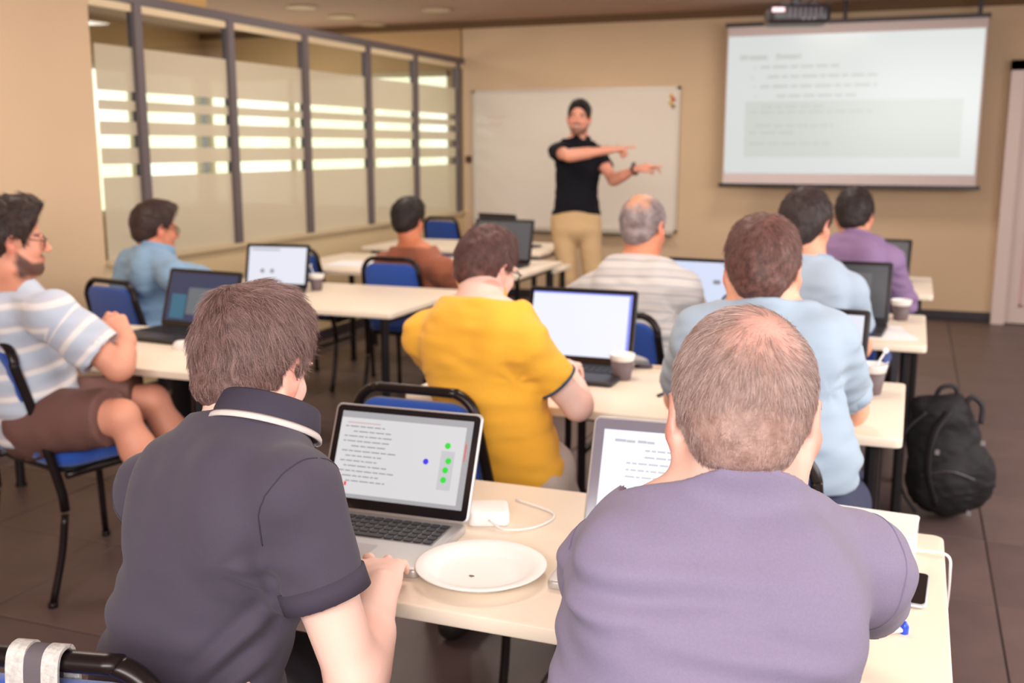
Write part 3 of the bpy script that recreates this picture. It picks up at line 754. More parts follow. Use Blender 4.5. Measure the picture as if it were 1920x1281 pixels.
# recessed ceiling lights
gl_e = screen_mat('lamp_glow', (255, 232, 190), 1.6)
trim_m = mat('lamp_trim', (214, 190, 160), .5)
for n_, (x, y) in enumerate([p[:2] for p in ((-3.989, 8.623, 2.630), (-5.048, 9.422, 2.630), (-5.018, 8.755, 2.630), (-5.000, 8.049, 2.630), (-5.9, 5.4, 0), (-6.3, 6.9, 0), (-5.0, 6.0, 0))]):
    t = empty('ceiling_light', (x, y, ZC), 0, None, None); 
    lab = ['round recessed ceiling light, nearest to the projector', 'round recessed ceiling light low above the partition, close to the front wall', 'round recessed ceiling light left of the others above the partition', 'round recessed ceiling light at the top edge above the partition', 'ceiling light seen through the first glass pane', 'ceiling light seen through the third glass pane', 'ceiling light seen through the second glass pane'][n_]
    tag(t, lab, 'ceiling light', 'recessed ceiling lights')
    MB().lathe([(.085, -.002), (.125, -.004), (.13, -.012), (.10, -.016), (.085, -.010)], 28).build('ring', trim_m, t, smooth=True)
    MB().lathe([(.001, -.006), (.086, -.006), (.086, -.003), (.001, -.003)], 28).build('diffuser', gl_e, t)
# ------------------------------------------------------------------ windows added beyond the partition to brighten the slots in its film
out_m = bpy.data.materials.new('added_window_light'); out_m.use_nodes = True; nt = out_m.node_tree; N = nt.nodes; L = nt.links; N.clear()
oo = N.new('ShaderNodeOutputMaterial'); em = N.new('ShaderNodeEmission'); tc = N.new('ShaderNodeTexCoord'); ns = N.new('ShaderNodeTexNoise'); ns.inputs['Scale'].default_value = 1.1
rp = N.new('ShaderNodeValToRGB'); rp.color_ramp.elements[0].position = .42; rp.color_ramp.elements[0].color = lin((232, 230, 200)); rp.color_ramp.elements[1].position = .58; rp.color_ramp.elements[1].color = lin((250, 246, 240))
L.new(tc.outputs['Object'], ns.inputs['Vector']); L.new(ns.outputs['Fac'], rp.inputs[0]); L.new(rp.outputs[0], em.inputs[0]); em.inputs[1].default_value = 2.1; L.new(em.outputs[0], oo.inputs[0])
fr_m = mat('window_frame_paint', (206, 190, 160), .6)
def added_window(name, M, wdt, z0, z1, mull):
    e = bpy.data.objects.new(name, None); COL.objects.link(e); e.matrix_world = M; e['kind'] = 'structure'
    mb = MB(); mb.box((0, -.03, z0), (wdt, .03, z0 + .05)).box((0, -.03, z1 - .05), (wdt, .03, z1)).box((0, -.03, z0), (.05, .03, z1)).box((wdt - .05, -.03, z0), (wdt, .03, z1)); mb.build('window_frame', fr_m, e)
    for x in mull: MB().box((x - .025, -.025, z0), (x + .025, .025, z1)).build('mullion', fr_m, e)
    xs = [0.05] + list(mull) + [wdt - .05]
    for a, b in zip(xs[:-1], xs[1:]): MB().box((a, .004, z0 + .05), (b, .010, z1 - .05)).build('pane', glass_mat('window_glass', .02, (248, 246, 242)), e)
    MB().box((-.1, .12, z0 - .1), (wdt + .1, .13, z1 + .1)).build('glow', out_m, e)  # added glowing sheet behind the panes, seen bright through the slots
added_window('added_window_1', Matrix.Translation((-7.2, YF + .05, 0)), 2.9, .8, 2.18, [1.06, 2.0])
added_window('added_window_2', Matrix.Translation((-7.25, 3.0, 0)) @ Matrix.Rotation(math.pi / 2, 4, 'Z'), 6.55, .8, 2.22, [1.1, 2.2, 3.3, 4.4, 5.5])
# ------------------------------------------------------------------ glass partition on the left
post_m = mat('partition_aluminium', (112, 102, 106), .45, metal=.35)
frost = bpy.data.materials.new('added_frost_film'); frost.use_nodes = True; nt = frost.node_tree; N = nt.nodes; L = nt.links; N.clear()
oo = N.new('ShaderNodeOutputMaterial'); m1 = N.new('ShaderNodeMixShader'); m2 = N.new('ShaderNodeMixShader'); tr = N.new('ShaderNodeBsdfTransparent'); df = N.new('ShaderNodeBsdfDiffuse'); tl = N.new('ShaderNodeBsdfTranslucent')
df.inputs[0].default_value = lin((226, 214, 196)); tl.inputs[0].default_value = lin((240, 230, 212)); m2.inputs[0].default_value = .5; m1.inputs[0].default_value = .80
L.new(df.outputs[0], m2.inputs[1]); L.new(tl.outputs[0], m2.inputs[2]); L.new(tr.outputs[0], m1.inputs[1]); L.new(m2.outputs[0], m1.inputs[2]); L.new(m1.outputs[0], oo.inputs[0])
gp = empty('glass_partition', (XL, 4.6, 0), 0, 'grey-framed glass partition with added frosted bands along the left side', 'partition')
XP = 0
MB().box((-.035, 0, 2.24), (.02, YF - 4.6, 2.29)).build('top_rail', post_m, gp)
MB().box((-.02, 0, 2.195), (.006, YF - 4.6, 2.235)).build('rail_glint', mat('painted_rail_glint', (228, 206, 170), .5), gp)  # pale strip painted in for the light glinting under the top rail
MB().box((-.045, 0, .80), (.03, YF - 4.6, .825)).build('bottom_rail', mat('bottom_rail_paint', (204, 184, 150), .6), gp)
py = [4.96, 5.83, 6.72, 7.66, 8.52, 9.44]
for y in py: MB().box((-.03, y - 4.6 - .03, .825), (.025, y - 4.6 + .03, 2.24)).build('post', post_m, gp)
for a, b in zip([4.60] + py, py + [YF]):
    g = MB().box((-.012, a - 4.6 + .03 * (a > 4.6), .825), (-.006, b - 4.6 - .03 * (b < YF), 2.20)).build('glass_pane', glass_mat('partition_glass'), gp)
    fm = MB(); A, B = a - 4.6 + .03, b - 4.6 - .03
    for z0, z1 in ((.826, 1.285), (1.355, 1.445), (1.515, 1.590), (1.650, 1.705), (1.755, 2.0)):  # frosted bands added; clear slots between stand in for reflected window light
        fm.box((-.0055, A, z0), (-.0045, B, z1))
    if b < YF: fm.build('added_frost_band', frost, g)
# ------------------------------------------------------------------ door at the right end of the front wall
door_m = mat('door_paint', (226, 206, 200), .5)
de = bpy.data.objects.new('door_1', None); COL.objects.link(de); de.location = (.66, YF - .0, 0); de['kind'] = 'structure'
MB().box((0, -.14, 0), (.10, .0, 2.13)).box((1.0, -.14, 0), (1.10, 0, 2.13)).box((0, -.14, 2.05), (1.10, 0, 2.13)).build('door_frame', door_m, de)
mb = MB(); mb.box((.10, -.10, .01), (1.0, -.055, 2.05)); mb.build('door_leaf', door_m, de)
mb = MB()
for z0, z1 in ((.15, .95), (1.1, 1.9)):
    for a in ((.2, z0, .22, z1), (.88, z0, .90, z1), (.2, z0, .9, z0 + .02), (.2, z1 - .02, .9, z1)): mb.box((a[0], -.108, a[1]), (a[2], -.10, a[3]))
mb.build('door_panel_moulding', mat('door_moulding', (214, 176, 170), .5), de)
mb = MB(); mb.tube([(.93, -.10, 1.02), (.93, -.16, 1.02), (.82, -.16, 1.02)], .010, 10); mb.build('door_handle', mat('steel', (170, 168, 166), .3, metal=.9), de, smooth=True)

# ------------------------------------------------------------------ the people in the room
def legs(hip, yaw, spread=.13, fwd=.43, tuck=.06, kz=.53):
    f = frame(yaw); H = np.array(hip, float); out = {}
    for q, k in ((-1, 'L'), (1, 'R')):
        kn = H + f[0] * q * spread + f[1] * fwd; kn[2] = kz; out['knee' + k] = kn
        an = kn - f[1] * tuck; an[2] = .10; out['an' + k] = an
    return out
mat('shoe', (38, 34, 34), .5)
DARK_TR = mat('dark_trousers', (44, 42, 50), .85, bump=(500, .0005))
TYPE = dict(curl=(.25, .3, .32, .35), spread=.18, thumb=.35)
def knit(name, rgb, sc=900, amt=.06, bd=.0004): return mat(name, rgb, .85, noise=(sc, amt), bump=(sc, bd), sheen=.08)
PPL = []
# man in the lavender-grey T-shirt, front right
PPL.append(dict(label='seated man in a lavender-grey T-shirt with short greying hair, nearest on the right', h=.0055, hshirt=.005,
    hip=(-.235, .90, .57), yaw=2, c7=(-0.162, 1.135, 1.066), shL=(-0.305, 1.135, 0.955), shR=(-0.038, 1.207, 0.969), head=(-0.164, 1.158, 1.151), look=(9, 20, 0), hs=.98, neck=1.04,
    elL=(-.375, 1.36, .80), wrL=(-.40, 1.55, .785), elR=(-0.019, 1.418, 0.843), wrR=(-.20, 1.56, .785),
    hL=((.2, 1, -.05), (0, 0, -1), TYPE), hR=((-.3, 1, -.05), (0, 0, -1), TYPE), arm=1.0, girth=1.06, skin=(238, 196, 180),
    sleeve=.93, cuff=.050, ease=.013, fold=.0022, top=knit('lavender_tshirt', (126, 116, 142), 420, .05), bottom=DARK_TR, collar_z=.004, seams=mat('lavender_seam', (112, 102, 128), .9), rib=mat('lavender_rib', (122, 112, 138), .85),
    folds=[(-.10, 1.005, .12, 1.0, -0.0068, .012), (-.17, .985, -.02, .975, 0.0051, .010), (.02, .965, .20, .94, 0.0051, .012), (-.19, .90, .0, .86, 0.0037, .012), (-.16, .84, .06, .79, 0.0043, .014),
           (-.15, .77, .05, .73, 0.0043, .013), (.02, .80, .19, .85, 0.0043, .014), (.19, .92, .14, .76, -0.0051, .012), (-.20, .86, -.12, .68, 0.0051, .012)],
    hair=dict(name='greying_hair', rgb=(134, 104, 94), rgb2=(160, 130, 120), patch=(214, 160, 146), th=.0065, thin=(.026, -.084, .096, .050, .9), whorl=(.026, -.084, .092), swirl=.9,
              s1=(108, 78, 70), s2=(208, 182, 174), n=30000, len=(.008, .021), lift=.32, jit=.2, clump=.35, r=.00016, h=.004, rough=.001, nape=-.064, front=.034),
    legs=dict(hip=(-.235, .90, .57), yaw=5)))
# man in the dark polo, front left
PPL.append(dict(label='seated man in a charcoal polo shirt typing on the silver laptop, nearest on the left', h=.0055, hshirt=.005,
    hip=(-.94, 1.10, .57), yaw=0, c7=(-0.859, 1.204, 1.049), shL=(-1.066, 1.252, 0.925), shR=(-0.742, 1.129, 0.997), head=(-0.909, 1.298, 1.126), look=(-2, 14, 4), hs=.94, neck=.95,
    elL=(-1.14, 1.34, .83), wrL=(-1.08, 1.54, .80), elR=(-0.652, 1.126, 0.753), wrR=(-0.721, 1.331, 0.790),
    hL=((.1, 1, -.05), (0, 0, -1), TYPE), hR=((-.50, .86, .0), (0, 0, -1), dict(curl=(.08, .16, .22, .3), spread=.28, thumb=.0)), arm=.98, skin=(240, 196, 180),
    sleeve=.56, cuff=.058, ease=.013, fold=.0035, hunch=.05, top=knit('charcoal_polo', (66, 58, 74), 900, .07), bottom=DARK_TR, collar_z=.026, col_z=-.004, seams=mat('charcoal_seam', (52, 46, 60), .9),
    collar=(mat('charcoal_collar', (54, 48, 64), .85, bump=(900, .0004)), .026, .011, mat('collar_pale_stripe', (206, 196, 192), .8)),
    cuffband=(mat('charcoal_rib', (62, 54, 70), .9, bump=(1200, .0006)), .030),
    folds=[(.20, .80, .04, .66, 0.0119, .012), (.19, .76, .06, .60, 0.0102, .011), (.18, .70, .02, .57, 0.0102, .012), (.19, .86, .10, .76, 0.0085, .010), (.17, .64, -.04, .53, 0.0102, .013), (-.02, .72, .10, .60, 0.0068, .014),
           (-.18, .70, -.08, .60, 0.0068, .013), (.17, .92, .21, .80, 0.0085, .010)],
    hair=dict(name='ash_brown_hair', rgb=(74, 50, 46), rgb2=(112, 82, 78), th=.010, vol=[(0, .01, .075, .066, .078, .062), (.0, -.05, .07, .06, .055, .055)], whorl=(-.02, -.062, .128), swirl=.8,
              s1=(66, 42, 38), s2=(176, 142, 136), n=22000, len=(.006, .032), lift=.35, jit=.28, clump=.8, r=.00018, h=.004, nape=-.080, front=.036),
    kneeR=(-.98, 1.46, .53), kneeL=(-1.20, 1.46, .53), anR=(-.98, 1.40, .10), anL=(-1.20, 1.40, .10)))
# man in the yellow T-shirt
PPL.append(dict(label='seated man in a bright yellow T-shirt leaning on the second-row table', h=.006,
    hip=(-.98, 2.50, .57), yaw=-8, girth=1.10, c7=(-1.067, 2.537, 1.037), shL=(-1.230, 2.563, 0.935), shR=(-0.908, 2.471, 0.947), head=(-1.091, 2.666, 1.121), look=(-22, 14, 6), hs=.90,
    elL=(-1.25, 2.74, .79), wrL=(-1.14, 2.92, .79), elR=(-0.788, 2.549, 0.781), wrR=(-0.907, 2.817, 0.822),
    hL=((.3, 1, -.05), (0, 0, -1), TYPE), hR=((-.25, 1, -.12), (0, 0, -1), TYPE), arm=.98, skin=(240, 198, 184),
    sleeve=.60, cuff=.060, ease=.018, bag=.0, fold=.005, hunch=.05, hem=-.04, rib=mat('yellow_rib', (240, 168, 44), .85), top=knit('yellow_tshirt', (246, 180, 52), 600, .04), bottom=mat('pale_grey_trousers', (196, 180, 168), .9, bump=(300, .001)),
    cuffband=(mat('navy_green_piping', (38, 70, 92), .8), .007), collar_z=.012,
    kneeL=(-1.22, 2.74, .54), kneeR=(-0.873, 2.546, 0.601), anL=(-1.2, 2.7, .1), anR=(-.80, 2.62, .1),
    hair=dict(name='chestnut_hair', rgb=(66, 38, 36), rgb2=(100, 64, 60), th=.010, vol=[(0, .0, .075, .066, .08, .056)], whorl=(.0, -.06, .125), s1=(66, 38, 36), s2=(128, 92, 88), n=7000, len=(.006, .026), lift=.35, jit=.3, clump=.6, r=.0003, nape=-.080),
    glasses=True))
# man in the light blue T-shirt, second row right
PPL.append(dict(label='brown-haired seated man in a pale blue T-shirt, partly hidden by the nearest man\'s head', h=.006,
    hip=(-.25, 2.40, .58), yaw=0, c7=(-0.302, 2.384, 1.099), shL=(-0.428, 2.363, 1.016), shR=(-0.166, 2.420, 1.018), head=(-0.311, 2.406, 1.173), look=(5, 14, 0),
    elL=(-.55, 2.70, .79), wrL=(-.38, 2.90, .79), elR=(-0.116, 2.742, 0.788), wrR=(-.24, 2.92, .79),
    hL=((.2, 1, -.05), (0, 0, -1), TYPE), hR=((-.3, 1, -.05), (0, 0, -1), TYPE), arm=1.06, skin=(232, 170, 140),
    sleeve=.70, cuff=.068, ease=.018, bag=.01, fold=.005, hem=.10, waist=.13, rib=mat('pale_blue_rib', (146, 168, 188), .85), top=knit('pale_blue_tshirt', (160, 178, 196), 600, .04), bottom=mat('denim_trousers', (52, 56, 84), .9),
    legs=dict(hip=(-.25, 2.40, .58), yaw=0),
    hair=dict(name='warm_brown_hair', rgb=(76, 46, 42), rgb2=(112, 74, 66), th=.010, vol=[(0, .0, .07, .066, .08, .056)], whorl=(.012, -.07, .112), s1=(70, 42, 38), s2=(150, 108, 98), n=9000, len=(.006, .026), lift=.3, jit=.3, clump=.7, r=.00026, nape=-.078)))
# grey-haired man in the striped shirt
W_ = (222, 216, 214)
PPL.append(dict(label='seated older man with balding grey hair in a white and grey striped shirt, third row', h=.0065,
    hip=(-.95, 3.74, .57), yaw=-5, c7=(-0.954, 3.840, 1.022), shL=(-1.120, 3.841, 0.905), shR=(-0.781, 3.800, 0.926), head=(-0.950, 3.888, 1.147), look=(-14, 12, -3),
    elL=(-1.30, 4.0, .80), wrL=(-1.1, 4.2, .79), elR=(-0.795, 4.007, 0.786), wrR=(-.80, 4.12, .79),
    hL=((.3, 1, -.05), (0, 0, -1), TYPE), hR=((-.1, 1, -.05), (0, 0, -1), TYPE), arm=1.1, girth=1.12, skin=(214, 138, 104),
    sleeve=.72, cuff=.07, ease=.02, bag=.015, fold=.005, top=stripe_mat('grey_striped_knit', W_, [(0, (204, 198, 194)), (.34, (204, 198, 194)), (.42, (146, 148, 156)), (.50, (200, 192, 188)), (.80, (192, 186, 184)), (.9, (172, 172, 176)), (1, (204, 198, 194))], .062), bottom=DARK_TR,
    legs=dict(hip=(-.95, 3.74, .57), yaw=-5),
    hair=dict(name='grey_hair', rgb=(108, 88, 88), rgb2=(156, 140, 140), patch=(206, 148, 116), th=.007, thin=(.004, -.072, .108, .060, 1.3), whorl=(.004, -.05, .115), s1=(100, 84, 84), s2=(190, 180, 180), n=4000, len=(.006, .02), r=.0004, rough=.0015, scale=26, nape=-.075, label='grey hair thinning to a bald crown')))
# dark-haired man in the blue polo
PPL.append(dict(label='dark-haired seated man in a pale blue polo shirt with navy collar, third row right', h=.0065,
    hip=(-.38, 3.66, .57), yaw=-4, c7=(-0.319, 3.719, 1.055), shL=(-0.466, 3.750, 0.944), shR=(-0.193, 3.704, 0.956), head=(-0.344, 3.747, 1.181), look=(-20, 10, 0),
    elL=(-.66, 3.9, .80), wrL=(-.45, 4.14, .79), elR=(-0.151, 3.853, 0.747), wrR=(-.20, 4.0, .79),
    hL=((.3, 1, -.05), (0, 0, -1), TYPE), hR=((-.2, 1, -.05), (0, 0, -1), TYPE), arm=1.05, skin=(222, 158, 126),
    sleeve=.62, cuff=.066, ease=.017, fold=.0035, top=knit('ice_blue_polo', (158, 174, 192), 600, .04), bottom=mat('denim_trousers', (52, 56, 84), .9),
    collar=(mat('ice_blue_polo_collar', (150, 168, 188), .85), .018, .010, mat('navy_trim', (44, 52, 92), .8)), cuffband=(MATS['navy_trim'], .008),
    legs=dict(hip=(-.38, 3.66, .57), yaw=-4),
    hair=dict(name='dark_brown_hair', rgb=(34, 22, 22), rgb2=(52, 36, 34), th=.011, vol=[(0, .0, .075, .066, .08, .056)], s1=(34, 22, 22), s2=(76, 56, 54), n=4000, len=(.006, .024), r=.0004, nape=-.082)))
# man in the purple shirt
PPL.append(dict(label='seated man in a long-sleeved purple shirt at the right end of the fourth row', h=.007,
    hip=(-.25, 5.04, .57), yaw=-4, c7=(-0.249, 5.114, 1.034), shL=(-0.357, 5.181, 0.924), shR=(-0.097, 5.086, 0.933), head=(-0.259, 5.186, 1.132), look=(-6, 10, 0),
    elL=(-.52, 5.35, .80), wrL=(-.35, 5.56, .79), elR=(-0.021, 5.238, 0.729), wrR=(-.12, 5.50, .79),
    hL=((.3, 1, -.05), (0, 0, -1), TYPE), hR=((-.2, 1, -.05), (0, 0, -1), TYPE), arm=1.12, skin=(214, 150, 118),
    sleeve=1.75, ease=.018, fold=.005, top=mat('purple_shirt_cloth', (140, 112, 152), .8, noise=(300, .05), bump=(300, .0005)), bottom=DARK_TR,
    collar=(mat('purple_collar', (146, 118, 156), .8), .022, .010),
    legs=dict(hip=(-.25, 5.04, .57), yaw=-4),
    hair=dict(name='near_black_hair', rgb=(26, 17, 16), rgb2=(44, 30, 28), th=.012, vol=[(0, .0, .075, .066, .08, .058)], s1=(28, 18, 18), s2=(62, 44, 42), n=2500, len=(.008, .026), r=.0006, nape=-.086)))
# man in the rust shirt
PPL.append(dict(label='seated man in a rust-brown shirt, fourth row left, in front of the glass partition', h=.007,
    hip=(-2.54, 5.27, .57), yaw=0, c7=(-2.605, 5.252, 0.886), shL=(-2.793, 5.299, 0.772), shR=(-2.395, 5.191, 0.782), head=(-2.647, 5.303, 1.042), look=(-2, 8, 2),
    elL=(-2.86, 5.42, .80), wrL=(-2.7, 5.6, .79), elR=(-2.390, 5.334, 0.670), wrR=(-2.38, 5.72, .79),
    hL=((.3, 1, -.05), (0, 0, -1), TYPE), hR=((-.2, 1, -.05), (0, 0, -1), TYPE), arm=1.08, skin=(206, 124, 88),
    sleeve=.72, cuff=.068, ease=.018, fold=.004, top=knit('rust_shirt_cloth', (150, 84, 58), 400, .05), bottom=DARK_TR,
    legs=dict(hip=(-2.54, 5.27, .57), yaw=0),
    hair=dict(name='black_brown_hair', rgb=(24, 16, 15), rgb2=(40, 27, 24), th=.013, vol=[(0, .02, .08, .066, .085, .058)], s1=(26, 17, 16), s2=(58, 42, 38), n=2500, len=(.008, .03), r=.0006, nape=-.086)))
# man in the blue shirt by the glass wall
PPL.append(dict(label='seated man with glasses in a sky-blue long-sleeved shirt beside the left wall', h=.007,
    hip=(-3.42, 3.97, .57), yaw=-18, collar_z=.034, c7=(-3.297, 3.934, 0.956), shL=(-3.526, 4.062, 0.832), shR=(-3.079, 3.827, 0.874), head=(-3.308, 3.988, 1.075), look=(-26, 8, 0),
    elL=(-3.55, 4.2, .80), wrL=(-3.3, 4.35, .79), elR=(-3.133, 4.069, 0.828), wrR=(-3.109, 4.233, 0.784),
    hL=((.5, 1, -.05), (0, 0, -1), TYPE), hR=((.2, 1, -.1), (0, 0, -1), TYPE), arm=1.1, skin=(210, 134, 100),
    sleeve=1.8, ease=.02, bag=.012, fold=.005, top=knit('sky_blue_shirt_cloth', (128, 160, 190), 400, .05), bottom=DARK_TR,
    collar=(mat('sky_blue_collar', (124, 156, 188), .85), .026, .012),
    legs=dict(hip=(-3.42, 3.86, .57), yaw=-18), face=True, glasses=True,
    hair=dict(name='brown_short_hair', rgb=(40, 24, 22), rgb2=(62, 40, 34), th=.012, vol=[(0, .02, .08, .066, .085, .056)], s1=(40, 24, 22), s2=(84, 58, 50), n=3000, len=(.006, .026), r=.0005, nape=-.080)))
# bearded man in profile
B_ = (196, 204, 218)
PPL.append(dict(label='bearded man with glasses in profile wearing a pale blue T-shirt with white stripes, far left', h=.0055,
    hip=(-2.66, 2.56, .58), yaw=-40, collar_z=-.004, c7=(-2.691, 2.498, 1.001), shL=(-2.985, 2.624, 0.885), shR=(-2.442, 2.450, 0.942), head=(-2.695, 2.562, 1.159), look=(-40, 4, 0),
    elL=(-2.670, 2.759, 0.741), wrL=(-2.494, 2.726, 0.782), elR=(-2.271, 2.527, 0.780), wrR=(-2.349, 2.660, 0.832),
    hL=((-.10, .30, .55), (.8, -.3, .1), dict(curl=(.9, .95, 1.0, 1.0), spread=.05, thumb=.9)), hR=((-.45, .05, .55), (-.6, .5, -.1), dict(curl=(.9, .95, 1.0, 1.05), spread=.05, thumb=.9)), arm=1.12, girth=1.04, skin=(226, 158, 132),
    sleeve=.74, cuff=.074, ease=.020, bag=.012, fold=.0045, hem=-.05,
    rib=mat('pale_rib', (196, 202, 216), .85), top=stripe_mat('blue_white_stripes', B_, [(0, (184, 194, 212)), (.42, (188, 198, 214)), (.50, (232, 226, 226)), (.66, (236, 230, 228)), (.74, (196, 196, 208)), (1, (184, 194, 212))], .072),
    bottom=mat('brown_shorts', (112, 78, 72), .9, bump=(300, .001)), shorts=True,
    kneeR=(-2.265, 2.519, 0.622), kneeL=(-2.352, 2.767, 0.609), anR=(-2.05, 2.60, .10), anL=(-2.10, 2.86, .10),
    face=True, glasses=True, beard=((58, 40, 38), .9),
    hair=dict(name='dark_wavy_hair', rgb=(30, 18, 16), rgb2=(58, 38, 32), th=.014, vol=[(0, .03, .085, .068, .088, .058), (0, -.06, .02, .066, .06, .08)], s1=(30, 18, 16), s2=(92, 66, 56), n=9000, len=(.012, .034), lift=.3, clump=.9, r=.0003, h=.0045, nape=-.092, front=.040, rough=.006, comb=(0, -1, .2))))
# the presenter
PPL.append(dict(label='standing presenter in a black polo shirt and beige trousers, pointing with both hands', h=.0055, standing=True,
    hip=(-2.212, 7.054, 0.925), yaw=192, c7=(-2.249, 7.227, 1.485), shR=(-2.367, 7.104, 1.418), shL=(-2.123, 7.258, 1.396), head=(-2.230, 7.156, 1.655), look=(190, 2, -4), hs=1.0, neck=1.0, belly=.3, wid=1.04, girth=1.02, legr=.84,
    elR=(-2.214, 6.874, 1.391), wrR=(-1.924, 6.905, 1.431), elL=(-1.967, 7.130, 1.222), wrL=(-1.780, 7.043, 1.302),
    hR=((.92, .36, .10), (0, .2, -1), dict(curl=(.05, 1.2, 1.3, 1.35), spread=.04, thumb=.7)), hL=((.9, .3, .28), (0, .3, -1), dict(curl=(.15, .5, .9, 1.0), spread=.12, thumb=.3)), arm=.98, skin=(226, 158, 134),
    sleeve=.52, cuff=.064, ease=.013, fold=.0045, hem=.045, waist=.08, top=mat('black_polo', (20, 20, 28), .95, bump=(500, .0004), spec=.2), bottom=mat('beige_chinos', (196, 164, 122), .9, bump=(200, .0015)),
    collar=(mat('black_collar', (16, 16, 22), .95), .026, .013),
    kneeR=(-2.226, 6.916, 0.536), kneeL=(-2.060, 6.982, 0.547), anR=(-2.205, 6.840, 0.115), anL=(-2.032, 6.908, 0.123),
    face=True, smile=True, beard=((70, 50, 46), .72),
    hair=dict(name='black_hair', rgb=(20, 16, 16), rgb2=(36, 28, 28), th=.006, vol=[(0, .03, .078, .060, .07, .050)], s1=(20, 16, 16), s2=(52, 42, 42), n=4000, len=(.005, .022), r=.0004, h=.004, front=.045, nape=-.06)))
BY = []
for S in PPL:
    if 'legs' in S: S.update(legs(**S.pop('legs')))
    if S.get('standing'):
        S['anR'] = V(S['anR'][0], S['anR'][1], .10); S['anL'] = V(S['anL'][0], S['anL'][1], .10)
        S['kneeR'] = V(S['kneeR'][0], S['kneeR'][1], .52); S['kneeL'] = V(S['kneeL'][0], S['kneeL'][1], .52)
    BY.append((S, person(S)))
# wristwatch on the presenter
S = BY[-1][0]; wv = unit(S['wrL'] - S['elL']); wc = S['wrL'] - wv * .015; t1 = unit(np.cross(wv, V(0, 0, 1))); t2 = np.cross(wv, t1)
mb = MB(); loc_ = S['loc']; mb.tube([loc_(np.array([wc + (t1 * math.cos(a) + t2 * math.sin(a)) * .033]))[0] for a in np.linspace(0, 2 * math.pi, 25)[:-1]], .009, 8, closed=True, flat=.35)
wo = mb.build('watch', mat('watch_black', (22, 22, 26), .35), BY[-1][1], smooth=True)
mb = MB(); fc = loc_(np.array([wc - t2 * .036]))[0]; mb.box(fc - .014, fc + .014); mb.build('watch_face', mat('watch_glass', (40, 42, 48), .15), wo)

# ------------------------------------------------------------------ tables
top_m = mat('table_laminate', (238, 222, 202), .42, noise=(3, .02), bump=(80, .0002))
edge_m = mat('table_edge', (226, 202, 168), .5)
leg_m = mat('black_metal', (26, 23, 25), .42, metal=.3)
TZ = .735
def table(x0, x1, y0, y1, label, depth_r=.02):
    w_, d_ = x1 - x0, y1 - y0
    t = empty('training_table', ((x0 + x1) / 2, (y0 + y1) / 2, 0), 0, label, 'table', 'cream training tables in rows')
    mb = MB(); mb.slab(rrect(w_, d_, depth_r, 4), TZ - .026, TZ, .003, steps=2); o = mb.build('table_top', top_m, t); auto_smooth(o, 50)
    for sx in (-1, 1):
        xx = sx * (w_ / 2 - .07)
        for sy in (-1, 1):
            yy = sy * (d_ / 2 - .07)
            mb = MB(); mb.tube([(xx, yy, TZ - .03), (xx, yy, .012)], .019, 10, flat=1); mb.tube([(xx, yy, .014), (xx, yy, 0)], .024, 10); mb.build('leg', leg_m, t, smooth=False)
        MB().box((xx - .015, -d_ / 2 + .07, TZ - .06), (xx + .015, d_ / 2 - .07, TZ - .028)).build('end_rail', leg_m, t); MB().box((xx - .010, -d_ / 2 + .07, .16), (xx + .010, d_ / 2 - .07, .185)).build('stretcher', leg_m, t)
    mb = MB(); mb.box((-w_ / 2 + .07, d_ / 2 - .085, TZ - .055), (w_ / 2 - .07, d_ / 2 - .06, TZ - .027)); mb.build('side_rail', leg_m, t)
    return t
table(-1.27, .092, 1.395, 2.02, 'cream table nearest the camera, with the silver laptops and paper plate')
table(-1.37, .012, 2.69, 3.36, 'cream table of the second row, under the yellow-shirted man\'s elbow')
table(-1.32, .078, 4.03, 4.80, 'cream table of the third row right, beside the backpack')
table(-1.30, .118, 5.46, 6.24, 'cream table of the fourth row right, behind the man in purple')
table(-3.62, -2.10, 2.70, 3.38, 'cream table of the second row left, under the bearded man\'s arm')
table(-3.62, -2.10, 4.02, 4.84, 'cream table of the third row left, with the grey cup')
table(-3.62, -2.06, 5.36, 6.30, 'cream table of the fourth row left, with white papers')
table(-3.75, -2.36, 6.72, 7.50, 'cream table at the front by the whiteboard, left of the presenter')
